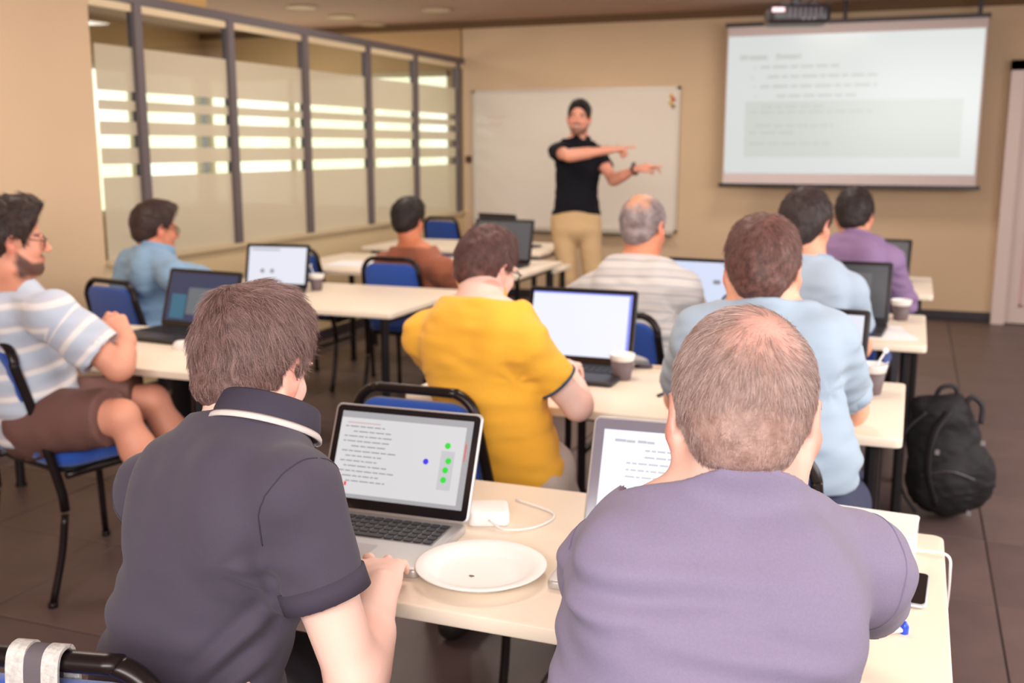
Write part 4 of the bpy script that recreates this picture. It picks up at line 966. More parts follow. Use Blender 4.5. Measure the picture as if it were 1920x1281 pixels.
# ------------------------------------------------------------------ chairs
blue_m = mat('blue_upholstery', (22, 74, 168), .9, noise=(500, .06), bump=(700, .0005), sheen=.3)
tube_m = mat('chair_tube', (36, 28, 28), .30, metal=.5)
plas_m = mat('chair_plastic', (22, 20, 22), .5)
BW, BT = .155, .855
def make_chair():
    t = empty('conference_chair', (0, 0, 0), 0, 'x', 'chair', 'blue upholstered conference chairs')
    # seat: padded cushion, front edge rounded downwards
    mb = MB(); mb.slab(rrect(.43, .42, .09, 6, taper=1.04), .425, .478, .022, steps=4, bend=lambda p: (p[0], p[1] + .02, p[2] - .5 * max(0, p[1] - .10) ** 2 * 2.2 - .15 * p[0] ** 2 + .015)); mb.build('seat', blue_m, t, smooth=True)
    mb = MB(); mb.slab(rrect(.40, .39, .08, 5), .408, .430, .008, steps=1, bend=lambda p: (p[0], p[1] + .02, p[2] + .008 - max(0, p[1] - .10) ** 2)); mb.build('seat_pan', plas_m, t)
    # backrest: blue pad inside a bent tube
    def bk(p):  # p = (x, height, thickness) -> reclined curved panel
        x, hgt, th = p; z = .46 + hgt; y = -.205 - (z - .46) * .20 + x * x * .9 * 0
        return (x, y - th - .10 * (.03 - x * x), z)
    out = rrect(BW * 2 - .004, .36, .055, 6, 0, .19, taper=1.0); out = [(x * (1.14 - .14 * (y / .37)), y) for x, y in out]
    mb = MB(); mb.slab(out, -.016, .016, .010, steps=3, bend=bk); mb.build('backrest', blue_m, t, smooth=True)
    path = [(-.215, -.245, .012), (-.212, -.215, .12), (-.208, -.175, .30), (-.198, -.20, .46), (-.178, -.245, .66)]
    arc = []
    for k in range(9):
        a = math.pi - math.pi / 2 * k / 8; arc.append((-BW + .062 + .070 * math.cos(a) - .004, -.205 - .38 * .20 + .004, BT - .075 + .075 * math.sin(a)))
    half = path + arc; full = half + [(-x, y, z) for x, y, z in half[::-1]]
    pts = smooth_path(full, 3)
    mb = MB(); mb.tube(pts[6:-6], .0125, 12, flat=1.25); mb.build('back_frame', tube_m, t, smooth=True)
    for q in (-1, 1):
        mb = MB(); mb.tube(smooth_path([(q * .208, -.177, .29), (q * .211, -.200, .16), (q * .215, -.245, .012)], 4), .0125, 10); mb.tube([(q * .215, -.246, .016), (q * .215, -.247, 0)], .016, 10); mb.build('leg', tube_m, t, smooth=True)
        mb = MB(); mb.tube(smooth_path([(q * .205, -.16, .415), (q * .206, .0, .418), (q * .207, .15, .412), (q * .212, .205, .36), (q * .216, .225, .012)], 4), .0125, 10); mb.tube([(q * .216, .225, .016), (q * .216, .226, 0)], .016, 10); mb.build('leg', tube_m, t, smooth=True)
    mb = MB(); mb.tube([(-.206, .10, .412), (.206, .10, .412)], .010, 8); mb.tube([(-.206, -.10, .412), (.206, -.10, .412)], .010, 8); mb.build('seat_frame', tube_m, t, smooth=True)
    return t
def copy_thing(o):
    c = o.copy(); COL.objects.link(c)
    for ch in list(o.children):
        d = ch.copy(); COL.objects.link(d); d.parent = c
        for gch in list(ch.children):
            e = gch.copy(); COL.objects.link(e); e.parent = d
    return c
proto = None
CH = [(-1.00, 1.14, 12, 'blue chair at the bottom-left corner with a grey bag strap over its back'),
      (-.235, .78, 2, 'blue chair under the man in the lavender-grey T-shirt'),
      (-1.13, 2.56, 0, 'blue chair behind the yellow-shirted man, its back showing above the near silver laptop'),
      (-.31, 2.35, 0, 'blue chair under the man in the pale blue T-shirt'),
      (-2.636, 2.70, -15, 'blue chair under the bearded man in the striped T-shirt'),
      (-.98, 3.90, -2, 'blue chair behind the grey-haired man, right of the black laptop'),
      (-.42, 3.68, -2, 'blue chair under the man in the pale blue polo shirt'),
      (-3.30, 3.99, -12, 'blue chair behind the man in the sky-blue shirt, near the left wall'),
      (-2.62, 5.30, 0, 'blue chair behind the man in the rust shirt'),
      (-3.40, 5.60, -3, 'empty blue chair behind the grey cup, in front of the glass partition'),
      (-3.72, 8.42, -8, 'blue chair farthest away, near the whiteboard\'s left end'),
      (-.28, 5.12, -2, 'blue chair under the man in the purple shirt')]
proto = None; CHAIRS = []
for i, (x, y, a, lab) in enumerate(CH):
    c = make_chair() if proto is None else copy_thing(proto)
    proto = proto or c
    c.location = (x, y, 0); c.rotation_euler = (0, 0, math.radians(a)); c['label'] = lab; CHAIRS.append(c)
# ------------------------------------------------------------------ laptops
alu_m = mat('aluminium', (196, 192, 190), .38, metal=.55)
dark_m = mat('laptop_black', (34, 31, 36), .45)
key_m = mat('key_black', (28, 26, 30), .5); bez_m = mat('bezel_black', (24, 20, 24), .18)
def words(mb, x0, z0, widths, hgt, gap, r_):
    x = x0
    for w_ in widths: mb.append((x, z0, w_, hgt)); x += w_ + gap
def laptop(label, loc, yaw, wd, dp, lh, tilt, body, disp, content=(), keys='stuff', bezel=(.016, .018, .016, .024), bezmat=None, group='open laptops on the tables'):
    """origin at the middle of the hinge, base towards -y, lid leaning back by tilt degrees"""
    t = empty('laptop', loc, math.radians(yaw), label, 'laptop', group)
    mb = MB(); mb.slab(rrect(wd, dp, .012, 5, 0, -dp / 2), 0, .016, .004, steps=2); auto_smooth(mb.build('base', body, t), 50)
    kw, kd = wd * .86, dp * .42; nx, ny = 14, 5
    if keys:
        px, pyy = kw / nx, kd / ny; ys = -dp * .10
        MB().box((-kw / 2 - .002, ys - kd - .002, .0160), (kw / 2 + .002, ys + .002, .0164)).build('keyboard_well', mat('key_well_' + body.name, (120, 116, 118) if body is alu_m else (40, 37, 42), .5), t)
        if keys == 'parts':
            km = MB(); km.slab(rrect(px * .84, pyy * .80, .002, 1), 0, .0022, .0006, steps=1); kme = km.mesh('key'); kme.materials.append(key_m)
            for j in range(ny):
                for i in range(nx):
                    if j == ny - 1 and 4 <= i <= 8:
                        if i != 6: continue
                        sm = MB(); sm.slab(rrect(px * 4.84, pyy * .8, .002, 1), 0, .0022, .0006, steps=1); o = sm.build('key', key_m, t)
                    else: o = bpy.data.objects.new('key', kme); COL.objects.link(o); o.parent = t
                    o.location = (-kw / 2 + px * (i + .5), ys - pyy * (j + .5), .0164)
        else:
            km = MB()
            for j in range(ny):
                for i in range(nx):
                    cx, cy = -kw / 2 + px * (i + .5), ys - pyy * (j + .5); km.box((cx - px * .4, cy - pyy * .38, .0164), (cx + px * .4, cy + pyy * .38, .0184))
            km.build('keyboard', key_m, t)['kind'] = 'stuff'
        MB().slab(rrect(wd * .30, dp * .27, .004, 3, 0, -dp * .78), .0160, .0165, .0001, steps=1).build('trackpad', mat('trackpad_' + body.name, (176, 172, 172) if body is alu_m else (46, 42, 48), .35), t)
    a = math.radians(tilt); M = Matrix.Translation((0, .002, .014)) @ Matrix.Rotation(-a, 4, 'X') @ Matrix.Rotation(math.pi / 2, 4, 'X')
    # lid coordinates: x right, y up the lid, z towards the viewer
    mb = MB(); mb.slab(rrect(wd, lh, .012, 6, 0, lh / 2), -.007, 0, .002, steps=2, M=M); lid = mb.build('lid', body, t); auto_smooth(lid, 50)
    b = .004; mb = MB(); mb.slab(rrect(wd - 2 * b, lh - 2 * b, .010, 6, 0, lh / 2), 0, .0006, .0003, steps=1, M=M); mb.build('bezel', bezmat or bez_m, lid)
    l_, r_, t_, bo = bezel; dw, dh = wd - l_ - r_, lh - t_ - bo
    mb = MB(); mb.box((-dw / 2, bo, .0006), (dw / 2, bo + dh, .0009), M=M); mb.build('display', disp, lid)
    for nm, m_, shapes in content:
        mb = MB()
        for s_ in shapes:
            if s_[0] == 'dot':
                _, u, v, r = s_; n = 14; mb.add([tuple(M @ Vector((-dw / 2 + u * dw + r * math.cos(2 * math.pi * k / n), bo + (1 - v) * dh + r * math.sin(2 * math.pi * k / n), .00112))) for k in range(n)], [tuple(range(n))])
            else:
                u, v, w2, h2 = s_; mb.box((-dw / 2 + u * dw, bo + (1 - v - h2) * dh, .0009), (-dw / 2 + (u + w2) * dw, bo + (1 - v) * dh, .00105), M=M)
        o = mb.build(nm, m_, lid)
        if len(shapes) > 1: o['kind'] = 'stuff'
    return t
def textlines(u0, u1, v0, v1, n, hgt, seed, ragged=.5):
    r_ = random.Random(seed); out = []
    for i in range(n):
        v = v0 + (v1 - v0) * i / max(1, n - 1); x = u0 + r_.choice((0, 0, .02, .04)) * (u1 - u0) * 4; end = u1 - r_.random() * ragged * (u1 - u0)
        while x < end:
            w_ = min(r_.uniform(.02, .07), end - x + .01); out.append((x, v, w_, hgt)); x += w_ + .010
    return out
lg = screen_mat('display_light', (226, 224, 226), .62); lw = screen_mat('display_white', (226, 228, 246), .78); lb = screen_mat('display_bluish', (204, 214, 238), .74)
gtx = screen_mat('screen_text_grey', (160, 158, 162), .5); gtx2 = screen_mat('screen_text_soft', (186, 186, 196), .62); gbar = screen_mat('screen_toolbar', (186, 184, 188), .55)
grn = screen_mat('screen_green', (40, 204, 52), .8); blu = screen_mat('screen_blue', (52, 48, 214), .8); red = screen_mat('screen_red', (226, 60, 60), .75); pnl = screen_mat('screen_panel', (206, 206, 210), .62)
laptop('silver laptop with green dots on its screen, nearest on the left', (-.905, 1.715, TZ), 2, .316, .235, .212, 25, alu_m, lg,
       [('toolbar', gbar, [(0, 0, 1, .075), (0, .955, 1, .045), (.955, .075, .045, .88)]), ('screen_text', gtx, textlines(.04, .46, .17, .80, 12, .012, 3)), ('dot_column', pnl, [(.795, .36, .10, .44)]),
        ('green_dot', grn, [('dot', .835, .30, .0062)]), ('green_dot', grn, [('dot', .855, .47, .0062)]), ('green_dot', grn, [('dot', .842, .575, .0062)]), ('green_dot', grn, [('dot', .838, .685, .0062)]),
        ('blue_dot', blu, [('dot', .690, .50, .0058)]), ('red_mark', red, [(.962, .26, .012, .20), (.10, .82, .018, .045)]), ('red_heading', screen_mat('screen_heading', (222, 176, 176), .6), [(.05, .125, .26, .012)])], keys='parts')
laptop('silver laptop showing a slide of text, left of the nearest man\'s head', (-.375, 1.775, TZ), 3, .322, .24, .218, 24, alu_m, lw,
       [('slide_title', gtx2, [(.08, .10, .075, .03), (.158, .105, .06, .028), (.235, .10, .06, .03), (.298, .105, .05, .026)]), ('screen_text', gtx2, textlines(.17, .92, .20, .50, 5, .020, 9, .35)), ('slide_box', screen_mat('slide_box', (208, 218, 226), .74), [(.13, .60, .80, .32)]), ('code_text', gtx2, textlines(.16, .7, .64, .88, 5, .018, 5))],
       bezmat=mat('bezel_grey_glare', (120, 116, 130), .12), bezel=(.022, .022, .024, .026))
laptop('black laptop with a bright screen, in front of the yellow-shirted man', (-1.005, 3.225, TZ), 0, .375, .25, .25, 16, dark_m, lw,
       [('window_glow', screen_mat('display_edge_blue', (128, 140, 236), .8), [(.97, 0, .03, 1), (0, 0, 1, .025)])])
laptop('dark laptop with a teal screen, in front of the bearded man', (-2.60, 3.33, TZ), -6, .375, .25, .235, 18, dark_m, screen_mat('display_dark_teal', (36, 62, 112), .35),
       [('dialog', screen_mat('dialog_grey', (120, 130, 140), .4), [(.30, .30, .40, .55)]), ('teal_glow', screen_mat('teal_patch', (40, 120, 150), .45), [(.06, .45, .22, .50)])])
laptop('laptop with a white screen, beside the man in the sky-blue shirt', (-2.98, 4.46, TZ), 8, .345, .24, .225, 14, dark_m, screen_mat('display_pale', (222, 224, 236), .72),
       [('icons', gtx, [('dot', .25, .66, .011), ('dot', .42, .66, .011)]), ('tool_strip', gtx2, [(.04, .05, .5, .05)])])
laptop('grey-screened laptop in front of the man in the rust shirt', (-2.36, 5.98, TZ), -4, .40, .26, .27, 14, dark_m, screen_mat('display_dull', (112, 112, 114), .35), [])
laptop('black laptop on the front table, screen away from the room', (-2.75, 7.00, TZ), 160, .36, .24, .24, 12, dark_m, screen_mat('display_dull', (112, 112, 114), .35), [])
laptop('laptop with a light blue screen, right of the grey-haired man', (-.80, 4.34, TZ), -6, .36, .25, .245, 14, dark_m, lb, [('icons', gtx, [('dot', .62, .40, .010), ('dot', .66, .40, .010)])])
laptop('black laptop with a dark grey screen, right of the man in the pale blue polo', (-.235, 4.42, TZ), -4, .34, .25, .25, 14, dark_m, screen_mat('display_dark_grey', (86, 90, 98), .3), [('window_panes', screen_mat('grey_pane', (120, 124, 132), .3), [(.55, .15, .25, .5)])])
laptop('dark laptop in front of the man in the purple shirt', (-.17, 5.95, TZ), -5, .34, .24, .225, 20, dark_m, screen_mat('display_dull', (112, 112, 114), .35), [])
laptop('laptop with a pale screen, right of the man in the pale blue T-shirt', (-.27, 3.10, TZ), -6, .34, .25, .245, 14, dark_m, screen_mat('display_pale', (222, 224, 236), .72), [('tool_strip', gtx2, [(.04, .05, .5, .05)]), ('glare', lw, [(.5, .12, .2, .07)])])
# ------------------------------------------------------------------ whiteboard
wb = empty('whiteboard', (-3.045, YF, 0), 0, 'large framed whiteboard on the front wall behind the presenter', 'whiteboard')
wbm = mat('whiteboard_surface', (228, 218, 206), .22); fr2 = mat('whiteboard_frame', (216, 208, 196), .4, metal=.3)
X0, X1, Z0, Z1 = -1.015, 1.015, .67, 1.985
MB().box((X0 + .02, -.022, Z0 + .02), (X1 - .02, -.004, Z1 - .02)).build('board', wbm, wb)
mb = MB(); mb.slab(rrect(X1 - X0, Z1 - Z0, .05, 6, 0, (Z0 + Z1) / 2), 0, .004, .001, M=Matrix.Rotation(math.pi / 2, 4, 'X')); mb.build('backing', fr2, wb)
for nm, a, b in (('frame', (X0, -.03, Z1 - .025), (X1, -.004, Z1)), ('frame', (X0, -.03, Z0), (X1, -.004, Z0 + .025)), ('frame', (X0, -.03, Z0), (X0 + .025, -.004, Z1)), ('frame', (X1 - .025, -.03, Z0), (X1, -.004, Z1))): MB().box(a, b).build(nm, fr2, wb)
MB().box((-.9, -.09, Z0 - .03), (.98, -.02, Z0 - .015)).box((-.9, -.09, Z0 - .03), (.98, -.084, Z0)).build('pen_tray', fr2, wb)
for x, z, c, n_ in ((.935, 1.90, (224, 170, 60), 'yellow'), (.955, 1.87, (206, 74, 50), 'red'), (.93, 1.84, (232, 190, 70), 'amber'), (.955, 1.81, (150, 120, 60), 'olive')):
    o = MB().lathe([(.001, 0), (.017, 0), (.019, .004), (.017, .010), (.001, .012)], 16).build('magnet', mat('magnet_' + n_, c, .4), None, smooth=True); o.location = (-3.045 + x, YF - .022, z); o.rotation_euler = (math.pi / 2, 0, 0)
    tag(o, n_ + ' round magnet in the top right corner of the whiteboard', 'magnet', 'magnets on the whiteboard')
mk = MB()
for k, (x, z, w_) in enumerate([(-.86, 1.72, .20), (-.84, 1.66, .14), (.30, 1.45, .16), (-.05, .93, .14), (.28, 1.38, .10)]):
    for q in range(5): mk.box((x + w_ * q / 5, -.0235, z + .01 * math.sin(q * 2)), (x + w_ * (q + .6) / 5, -.0222, z + .012 + .01 * math.sin(q * 2)))
mk.build('marker_writing', mat('faint_red_marker', (216, 176, 168), .6), wb)
# ------------------------------------------------------------------ projection screen with its slide
ps = empty('projection_screen', (-.57, YF, 0), 0, 'pull-down projection screen with a text slide and black bottom bar', 'screen')
SY = -.24
fab = mat('screen_fabric', (216, 200, 198), .9)
MB().box((-1.03, SY - .035, 2.455), (1.04, SY + .035, 2.485)).build('screen_housing', mat('screen_housing_dark', (52, 38, 38), .5), ps)
for x in (-.06, .96): MB().box((x - .015, SY - .012, 2.48), (x + .015, SY + .012, ZC)).build('mounting_bracket', plas_m, ps)
MB().box((-1.015, SY - .003, 1.135), (1.025, SY, 2.46)).build('screen_fabric', fab, ps)
MB().box((-1.05, SY - .020, 1.105), (1.06, SY + .015, 1.137)).build('bottom_bar', mat('bar_black', (20, 17, 18), .4), ps)
pj = screen_mat('projected_slide', (214, 218, 216), .66)
px0, px1, pz0, pz1 = -1.005, 1.010, 1.225, 2.375
sl = MB().box((px0, SY - .0042, pz0), (px1, SY - .003, pz1)).build('slide', pj, ps)
def onslide(name, shapes, m_, dy=.0008):
    mb = MB()
    for u, v, w_, h_ in shapes: mb.box((px0 + u * (px1 - px0), SY - .0042 - dy, pz1 - (v + h_) * (pz1 - pz0)), (px0 + (u + w_) * (px1 - px0), SY - .0042, pz1 - v * (pz1 - pz0)))
    o = mb.build(name, m_, sl); o['kind'] = 'stuff'; return o
st = screen_mat('slide_text', (204, 206, 202), .60); sb_ = screen_mat('slide_code_box', (206, 210, 204), .64)
onslide('code_box', [(.08, .47, .86, .41)], sb_, .0006)
onslide('slide_title', [(.05, .135, .035, .035), (.09, .14, .075, .032), (.20, .13, .02, .04), (.222, .14, .07, .030), (.294, .13, .008, .04)], st, .001)
tl_ = []
for row, (u0, u1) in ((.215, (.11, .45)), (.285, (.10, .60)), (.355, (.11, .60)), (.425, (.12, .52))): tl_ += [(u0, row + .006, .008, .012)] + [(a, b, c, .020) for a, b, c, d in textlines(u0 + .03, u1, row, row, 1, .02, int(row * 1000), .02)]
onslide('slide_text', tl_, st, .001)
tl_ = []
for row, u1 in ((.50, .40), (.54, .60), (.64, .44), (.69, .28), (.77, .43)): tl_ += [(a, b, c, .022) for a, b, c, d in textlines(.10, u1, row, row, 1, .02, int(row * 1000) + 7, .02)]
onslide('code_text', tl_, st, .001)
# ------------------------------------------------------------------ ceiling projector
pr = empty('projector', (-.70, 6.42, 2.14), math.radians(14), 'black projector hanging from the ceiling above the screen\'s left corner', 'projector')
pm = mat('projector_black', (34, 28, 34), .35, bump=(60, .001))
mb = MB(); mb.slab(rrect(.35, .26, .05, 6), 0, .10, .02, steps=3); auto_smooth(mb.build('body', pm, pr), 50)
mb = MB(); mb.lathe([(.036, 0), (.040, .004), (.040, .02), (.030, .024), (.026, .012), (.001, .008)], 20); o = mb.build('lens', mat('lens_dark', (60, 56, 66), .08, metal=.4), pr, smooth=True); o.location = (.085, .132, .05); o.rotation_euler = (-math.pi / 2, 0, 0)
MB().box((-.155, -.134, .058), (-.085, -.1295, .082)).build('pale_sticker', mat('sticker_pink_white', (226, 196, 206), .5), pr)
mb = MB()
for k in range(7): mb.box((-.06 + k * .028, -.133, .025), (-.048 + k * .028, -.1298, .080))
mb.build('vent_slats', mat('vent_grey', (70, 62, 72), .4), pr)
for x, z in ((.02, .02), (.05, .02), (.08, .022)): o = MB().lathe([(.001, 0), (.007, 0), (.007, .004), (.001, .005)], 12).build('socket', mat('socket_grey', (110, 104, 112), .3, metal=.5), pr); o.location = (x, -.1295, z); o.rotation_euler = (math.pi / 2, 0, 0)
mb = MB(); mb.tube([(0, 0, .10), (0, 0, .51)], .02, 12); mb.lathe([(.001, .49), (.07, .49), (.07, .51), (.001, .51)], 20); mb.box((-.1, -.1, .098), (.1, .1, .112)); mb.build('ceiling_mount', pm, pr)
mb = MB(); mb.tube(smooth_path([(-.05, -.12, .09), (-.04, -.17, .16), (.02, -.12, .26), (.0, -.03, .45)], 5), .004, 6); mb.tube(smooth_path([(.04, -.12, .09), (.07, -.16, .17), (.03, -.08, .30), (.01, -.03, .45)], 5), .004, 6); mb.build('cable', plas_m, pr, smooth=True)
# ------------------------------------------------------------------ light switch
sw = empty('light_switch', (-4.11, YF, 1.33), 0, 'small brass-coloured light switch on the wall left of the whiteboard', 'switch')
MB().slab(rrect(.07, .07, .008, 3), 0, .010, .003, M=Matrix.Rotation(math.pi / 2, 4, 'X')).build('switch_plate', mat('switch_brass', (110, 72, 44), .4), sw)
MB().slab(rrect(.035, .045, .004, 2), .010, .014, .001, M=Matrix.Rotation(math.pi / 2, 4, 'X')).build('rocker', mat('switch_rocker', (80, 54, 36), .4), sw)
# ------------------------------------------------------------------ cups, plate, boxes, phone and other small things
cup_m = mat('cup_grey_brown', (104, 88, 90), .6); rim_m = mat('cup_white', (238, 234, 232), .5); spoon_m = mat('plastic_white', (238, 236, 240), .35)
def cup(label, p, where='', full=False, stir=None, s=1.0, inside=(60, 40, 32)):
    c = empty('coffee_cup', p, 0, label, 'cup', 'paper coffee cups on the tables')
    MB().lathe([(.001, 0), (.026 * s, 0), (.027 * s, .002), (.036 * s, .062 * s), (.034 * s, .062 * s), (.026 * s, .006), (.001, .006)], 28).build('cup_body', cup_m, c, smooth=True)
    MB().lathe([(.035 * s, .060 * s), (.0365 * s, .0605 * s), (.040 * s, .078 * s), (.041 * s, .080 * s), (.0385 * s, .082 * s), (.037 * s, .079 * s), (.0335 * s, .060 * s)], 28).build('cup_rim', rim_m, c, smooth=True)
    MB().lathe([(.001, .055 * s), (.033 * s, .055 * s), (.033 * s, .057 * s), (.001, .057 * s)], 20).build('coffee', mat('coffee', inside, .2), c)
    if stir:
        for k, (a, b) in enumerate(stir):
            mb = MB(); mb.tube(smooth_path([a, (np.array(a) + np.array(b)) / 2 + V(0, 0, .004), b], 4), .0032, 8, flat=.5)
            o = mb.build('plastic_spoon' if k == 0 else 'plastic_stirrer', spoon_m, None, smooth=True); o.location = p
            e = np.array(b)
            tag(o, ('white plastic spoon' if k == 0 else 'white plastic stirrer') + ' standing in the grey cup ' + where, 'spoon' if k == 0 else 'stirrer')
            if k == 0:
                sm = MB(); sm.slab([(.008 * math.cos(t_), .013 * math.sin(t_)) for t_ in np.linspace(0, 2 * math.pi, 17)[:-1]], 0, .002, .0008, M=Matrix.Translation(tuple(e)) @ Matrix.Rotation(.5, 4, 'X')); sm.build('spoon_bowl', spoon_m, o, smooth=True)
    return c
cup('grey paper cup right of the black laptop with the bright screen', (-0.819, 3.109, 0.735))
cup('grey paper cup near the right edge of the third-row table', (-0.022, 4.632, 0.735), s=1.05)
cup('grey paper cup with white spoons at the right of the second row', (-0.084, 3.181, 0.735), 'at the right of the second row', stir=[((0, .01, .05), (.035, .03, .125)), ((.0, 0, .05), (.045, -.01, .10))], s=1.1)
cup('grey paper cup with a stirrer on the third-row left table', (-2.805, 4.566, 0.735), 'on the third-row left table', stir=[((0, 0, .04), (-.045, .02, .12))])
# paper plate
pl = empty('paper_plate', ((-0.646, 1.544, 0.745)[0], (-0.646, 1.544, 0.745)[1], TZ), 0, 'white paper plate on the nearest table between the two front men', 'plate')
pr_ = []
MB().lathe([(.001, .004), (.070, .004), (.078, .006), (.088, .016), (.110, .021), (.112, .020), (.110, .018), (.089, .012), (.079, .002), (.070, 0), (.001, 0)], 56).build('dish', mat('paper_white', (240, 236, 232), .6), pl, smooth=True)
o = MB().slab([(.004 * math.cos(a) * (1 + .4 * math.sin(3 * a)), .003 * math.sin(a)) for a in np.linspace(0, 2 * math.pi, 12)[:-1]], 0, .0015, .0004).build('crumb', mat('crumb_brown', (96, 84, 70), .8), None); o.location = ((-0.655, 1.524, 0.740)[0], (-0.655, 1.524, 0.740)[1], TZ + .004); tag(o, 'tiny dark crumb on the paper plate', 'crumb')
# white charger, connector, white box, cable, phone
ch = empty('power_adapter', (-.735, 1.795, TZ), math.radians(24), 'white square power adapter behind the paper plate', 'power adapter')
auto_smooth(MB().slab(rrect(.080, .080, .014, 5), 0, .028, .005, steps=3).build('adapter_body', mat('white_plastic', (240, 238, 238), .35), ch), 50)
MB().box((-.012, .039, .009), (.012, .052, .019)).build('plug', mat('plug_grey', (200, 198, 198), .4), ch)
mb = MB(); mb.tube(smooth_path([(0, -.04, .014), (.03, -.07, .006), (.09, -.05, .003), (.13, .02, .003), (.06, .11, .003)], 6), .0022, 8); mb.build('cable', mat('cable_white', (236, 232, 230), .4), ch, smooth=True)
bx = empty('white_box', (-.058, 1.885, TZ), math.radians(-4), 'glossy white box at the right shoulder of the man in lavender-grey', 'box')
auto_smooth(MB().slab(rrect(.20, .12, .006, 3), 0, .056, .003, steps=2).build('box_body', mat('white_gloss', (240, 244, 240), .2), bx), 50)
MB().slab(rrect(.202, .122, .006, 3), .056, .062, .002, steps=1).build('box_lid', mat('white_gloss', (240, 244, 240), .2), bx)
mb = MB(); mb.tube(smooth_path([(-.04, 1.88, TZ + .004), (.01, 1.905, TZ + .004), (.055, 1.91, TZ + .006), (.096, 1.908, TZ + .004), (.102, 1.90, TZ - .03), (.100, 1.90, TZ - .12)], 6), .0026, 8)
o = mb.build('cable', mat('cable_white', (236, 232, 230), .4), None, smooth=True); tag(o, 'thin white cable hanging over the right edge of the nearest table', 'cable')
ph = empty('smartphone', (.028, 1.735, TZ), math.radians(-3), 'black smartphone with a pale case at the right of the nearest table', 'phone')
auto_smooth(MB().slab(rrect(.070, .138, .010, 5), 0, .0075, .003, steps=2).build('phone_body', mat('phone_silver', (206, 210, 216), .3, metal=.4), ph), 50)
MB().slab(rrect(.064, .130, .008, 5), .0075, .0082, .0003, steps=1).build('phone_glass', mat('phone_glass', (22, 20, 24), .08), ph)
o = MB().slab(rrect(.030, .055, .004, 3), 0, .016, .003, steps=2).build('plug_adapter', mat('white_plastic', (240, 238, 238), .35), None, smooth=True); o.location = (.014, 1.772, TZ + .0085); o.rotation_euler = (0, 0, -.1); tag(o, 'small white plug lying on the smartphone', 'plug')
mb = MB(); mb.tube(smooth_path([(-.05, -.03, .006), (0, 0, .006), (.012, .010, .006)], 4), .0045, 10); pn = mb.build('pen', mat('pen_white', (226, 226, 232), .3), None, smooth=True); pn.location = (.016, 1.562, TZ); tag(pn, 'pen with a blue cap beside the elbow of the man in lavender-grey', 'pen')
MB().lathe([(.001, -.012), (.006, -.010), (.0065, .004), (.003, .011), (.001, .012)], 14).build('pen_cap', mat('pen_blue', (44, 84, 220), .3), pn, smooth=True).location = (.012, .008, .007)
# mouse by the second-row laptop, pen, red object, white mouse of the bearded man
def mouse(label, p, yaw, m_):
    mo = empty('computer_mouse', p, math.radians(yaw), label, 'mouse')
    mb = MB(); v = []; f = []; nu, nv_ = 16, 7
    for j in range(nv_):
        a = math.pi / 2 * j / (nv_ - 1)
        for i in range(nu):
            t_ = 2 * math.pi * i / nu; v.append((.030 * math.cos(t_) * math.cos(a) ** .6, .052 * math.sin(t_) * math.cos(a) ** .6, .032 * math.sin(a)))
    for j in range(nv_ - 1):
        for i in range(nu): f.append((j * nu + i, j * nu + (i + 1) % nu, (j + 1) * nu + (i + 1) % nu, (j + 1) * nu + i))
    f.append(tuple(range(nu))[::-1]); mb.add(v, f).build('mouse_shell', m_, mo, smooth=True)
    MB().tube([(0, .018, .030), (0, .030, .026)], .004, 8).build('scroll_wheel', plas_m, mo)
o = MB().slab([(.030 * math.cos(a), .014 * math.sin(a)) for a in np.linspace(0, 2 * math.pi, 19)[:-1]], 0, .012, .004).build('key_fob', mat('mouse_dark', (62, 54, 66), .4), None, smooth=True); o.location = (-0.797, 3.297, 0.735); o.rotation_euler = (0, 0, .2); tag(o, 'small dark oval object right of the grey cup on the second-row table', 'key fob')
mouse('white computer mouse beside the teal-screened laptop', (-2.416, 3.024, 0.735), 80, mat('mouse_white', (236, 230, 226), .4))
o = MB().slab(rrect(.05, .012, .004, 3), 0, .010, .003).build('lighter', mat('lighter_red', (206, 66, 48), .4), None, smooth=True); o.location = (-0.899, 3.170, 0.735); tag(o, 'small red object beside the black laptop with the bright screen', 'lighter')
mb = MB(); mb.tube([(-.06, 0, .005), (.06, 0, .005)], .0045, 10); o = mb.build('pen', mat('pen_dark', (48, 46, 66), .4), None, smooth=True); o.location = (-0.642, 2.968, 0.735); o.rotation_euler = (0, 0, 1.3); tag(o, 'dark pen on the second-row table beside the nearest man\'s head', 'pen')
mb = MB(); mb.tube([(-.035, 0, .004), (.035, 0, .004)], .006, 8); o = mb.build('usb_stick', mat('usb_pale', (214, 188, 170), .4), None); o.location = (-0.766, 3.309, 0.735); tag(o, 'pale memory stick right of the small dark oval object', 'memory stick')
# papers
def paper(label, p, yaw, w_=.21, l_=.297, m_=None, n=3):
    o = MB(); 
    for k in range(n): o.slab(rrect(w_, l_, .002, 1), k * .0006, k * .0006 + .0005, .0001, steps=1, M=Matrix.Rotation(.03 * k, 4, 'Z'))
    q = o.build('paper_sheets', m_ or mat('paper_sheet', (238, 236, 238), .7), None); q.location = p; q.rotation_euler = (0, 0, math.radians(yaw)); tag(q, label, 'paper')
paper('white sheets of paper on the fourth-row left table', (-3.17, 5.72, TZ), 8, .42, .34)
paper('white sheet on the third-row right table near the cup', (-.09, 4.28, TZ), 12)
# lectern stool-like low stand beside the presenter: small shelf under the front table
sd = empty('side_stand', (-2.30, 6.42, 0), 0, 'low cream side stand with dark legs, left of the presenter\'s knees', 'stand')
auto_smooth(MB().slab(rrect(.42, .34, .03, 4), .66, .685, .004).build('stand_top', top_m, sd), 50)
for x in (-.16, .16):
    for y in (-.12, .12): MB().tube([(x, y, .66), (x, y, 0)], .018, 10).build('leg', leg_m, sd)
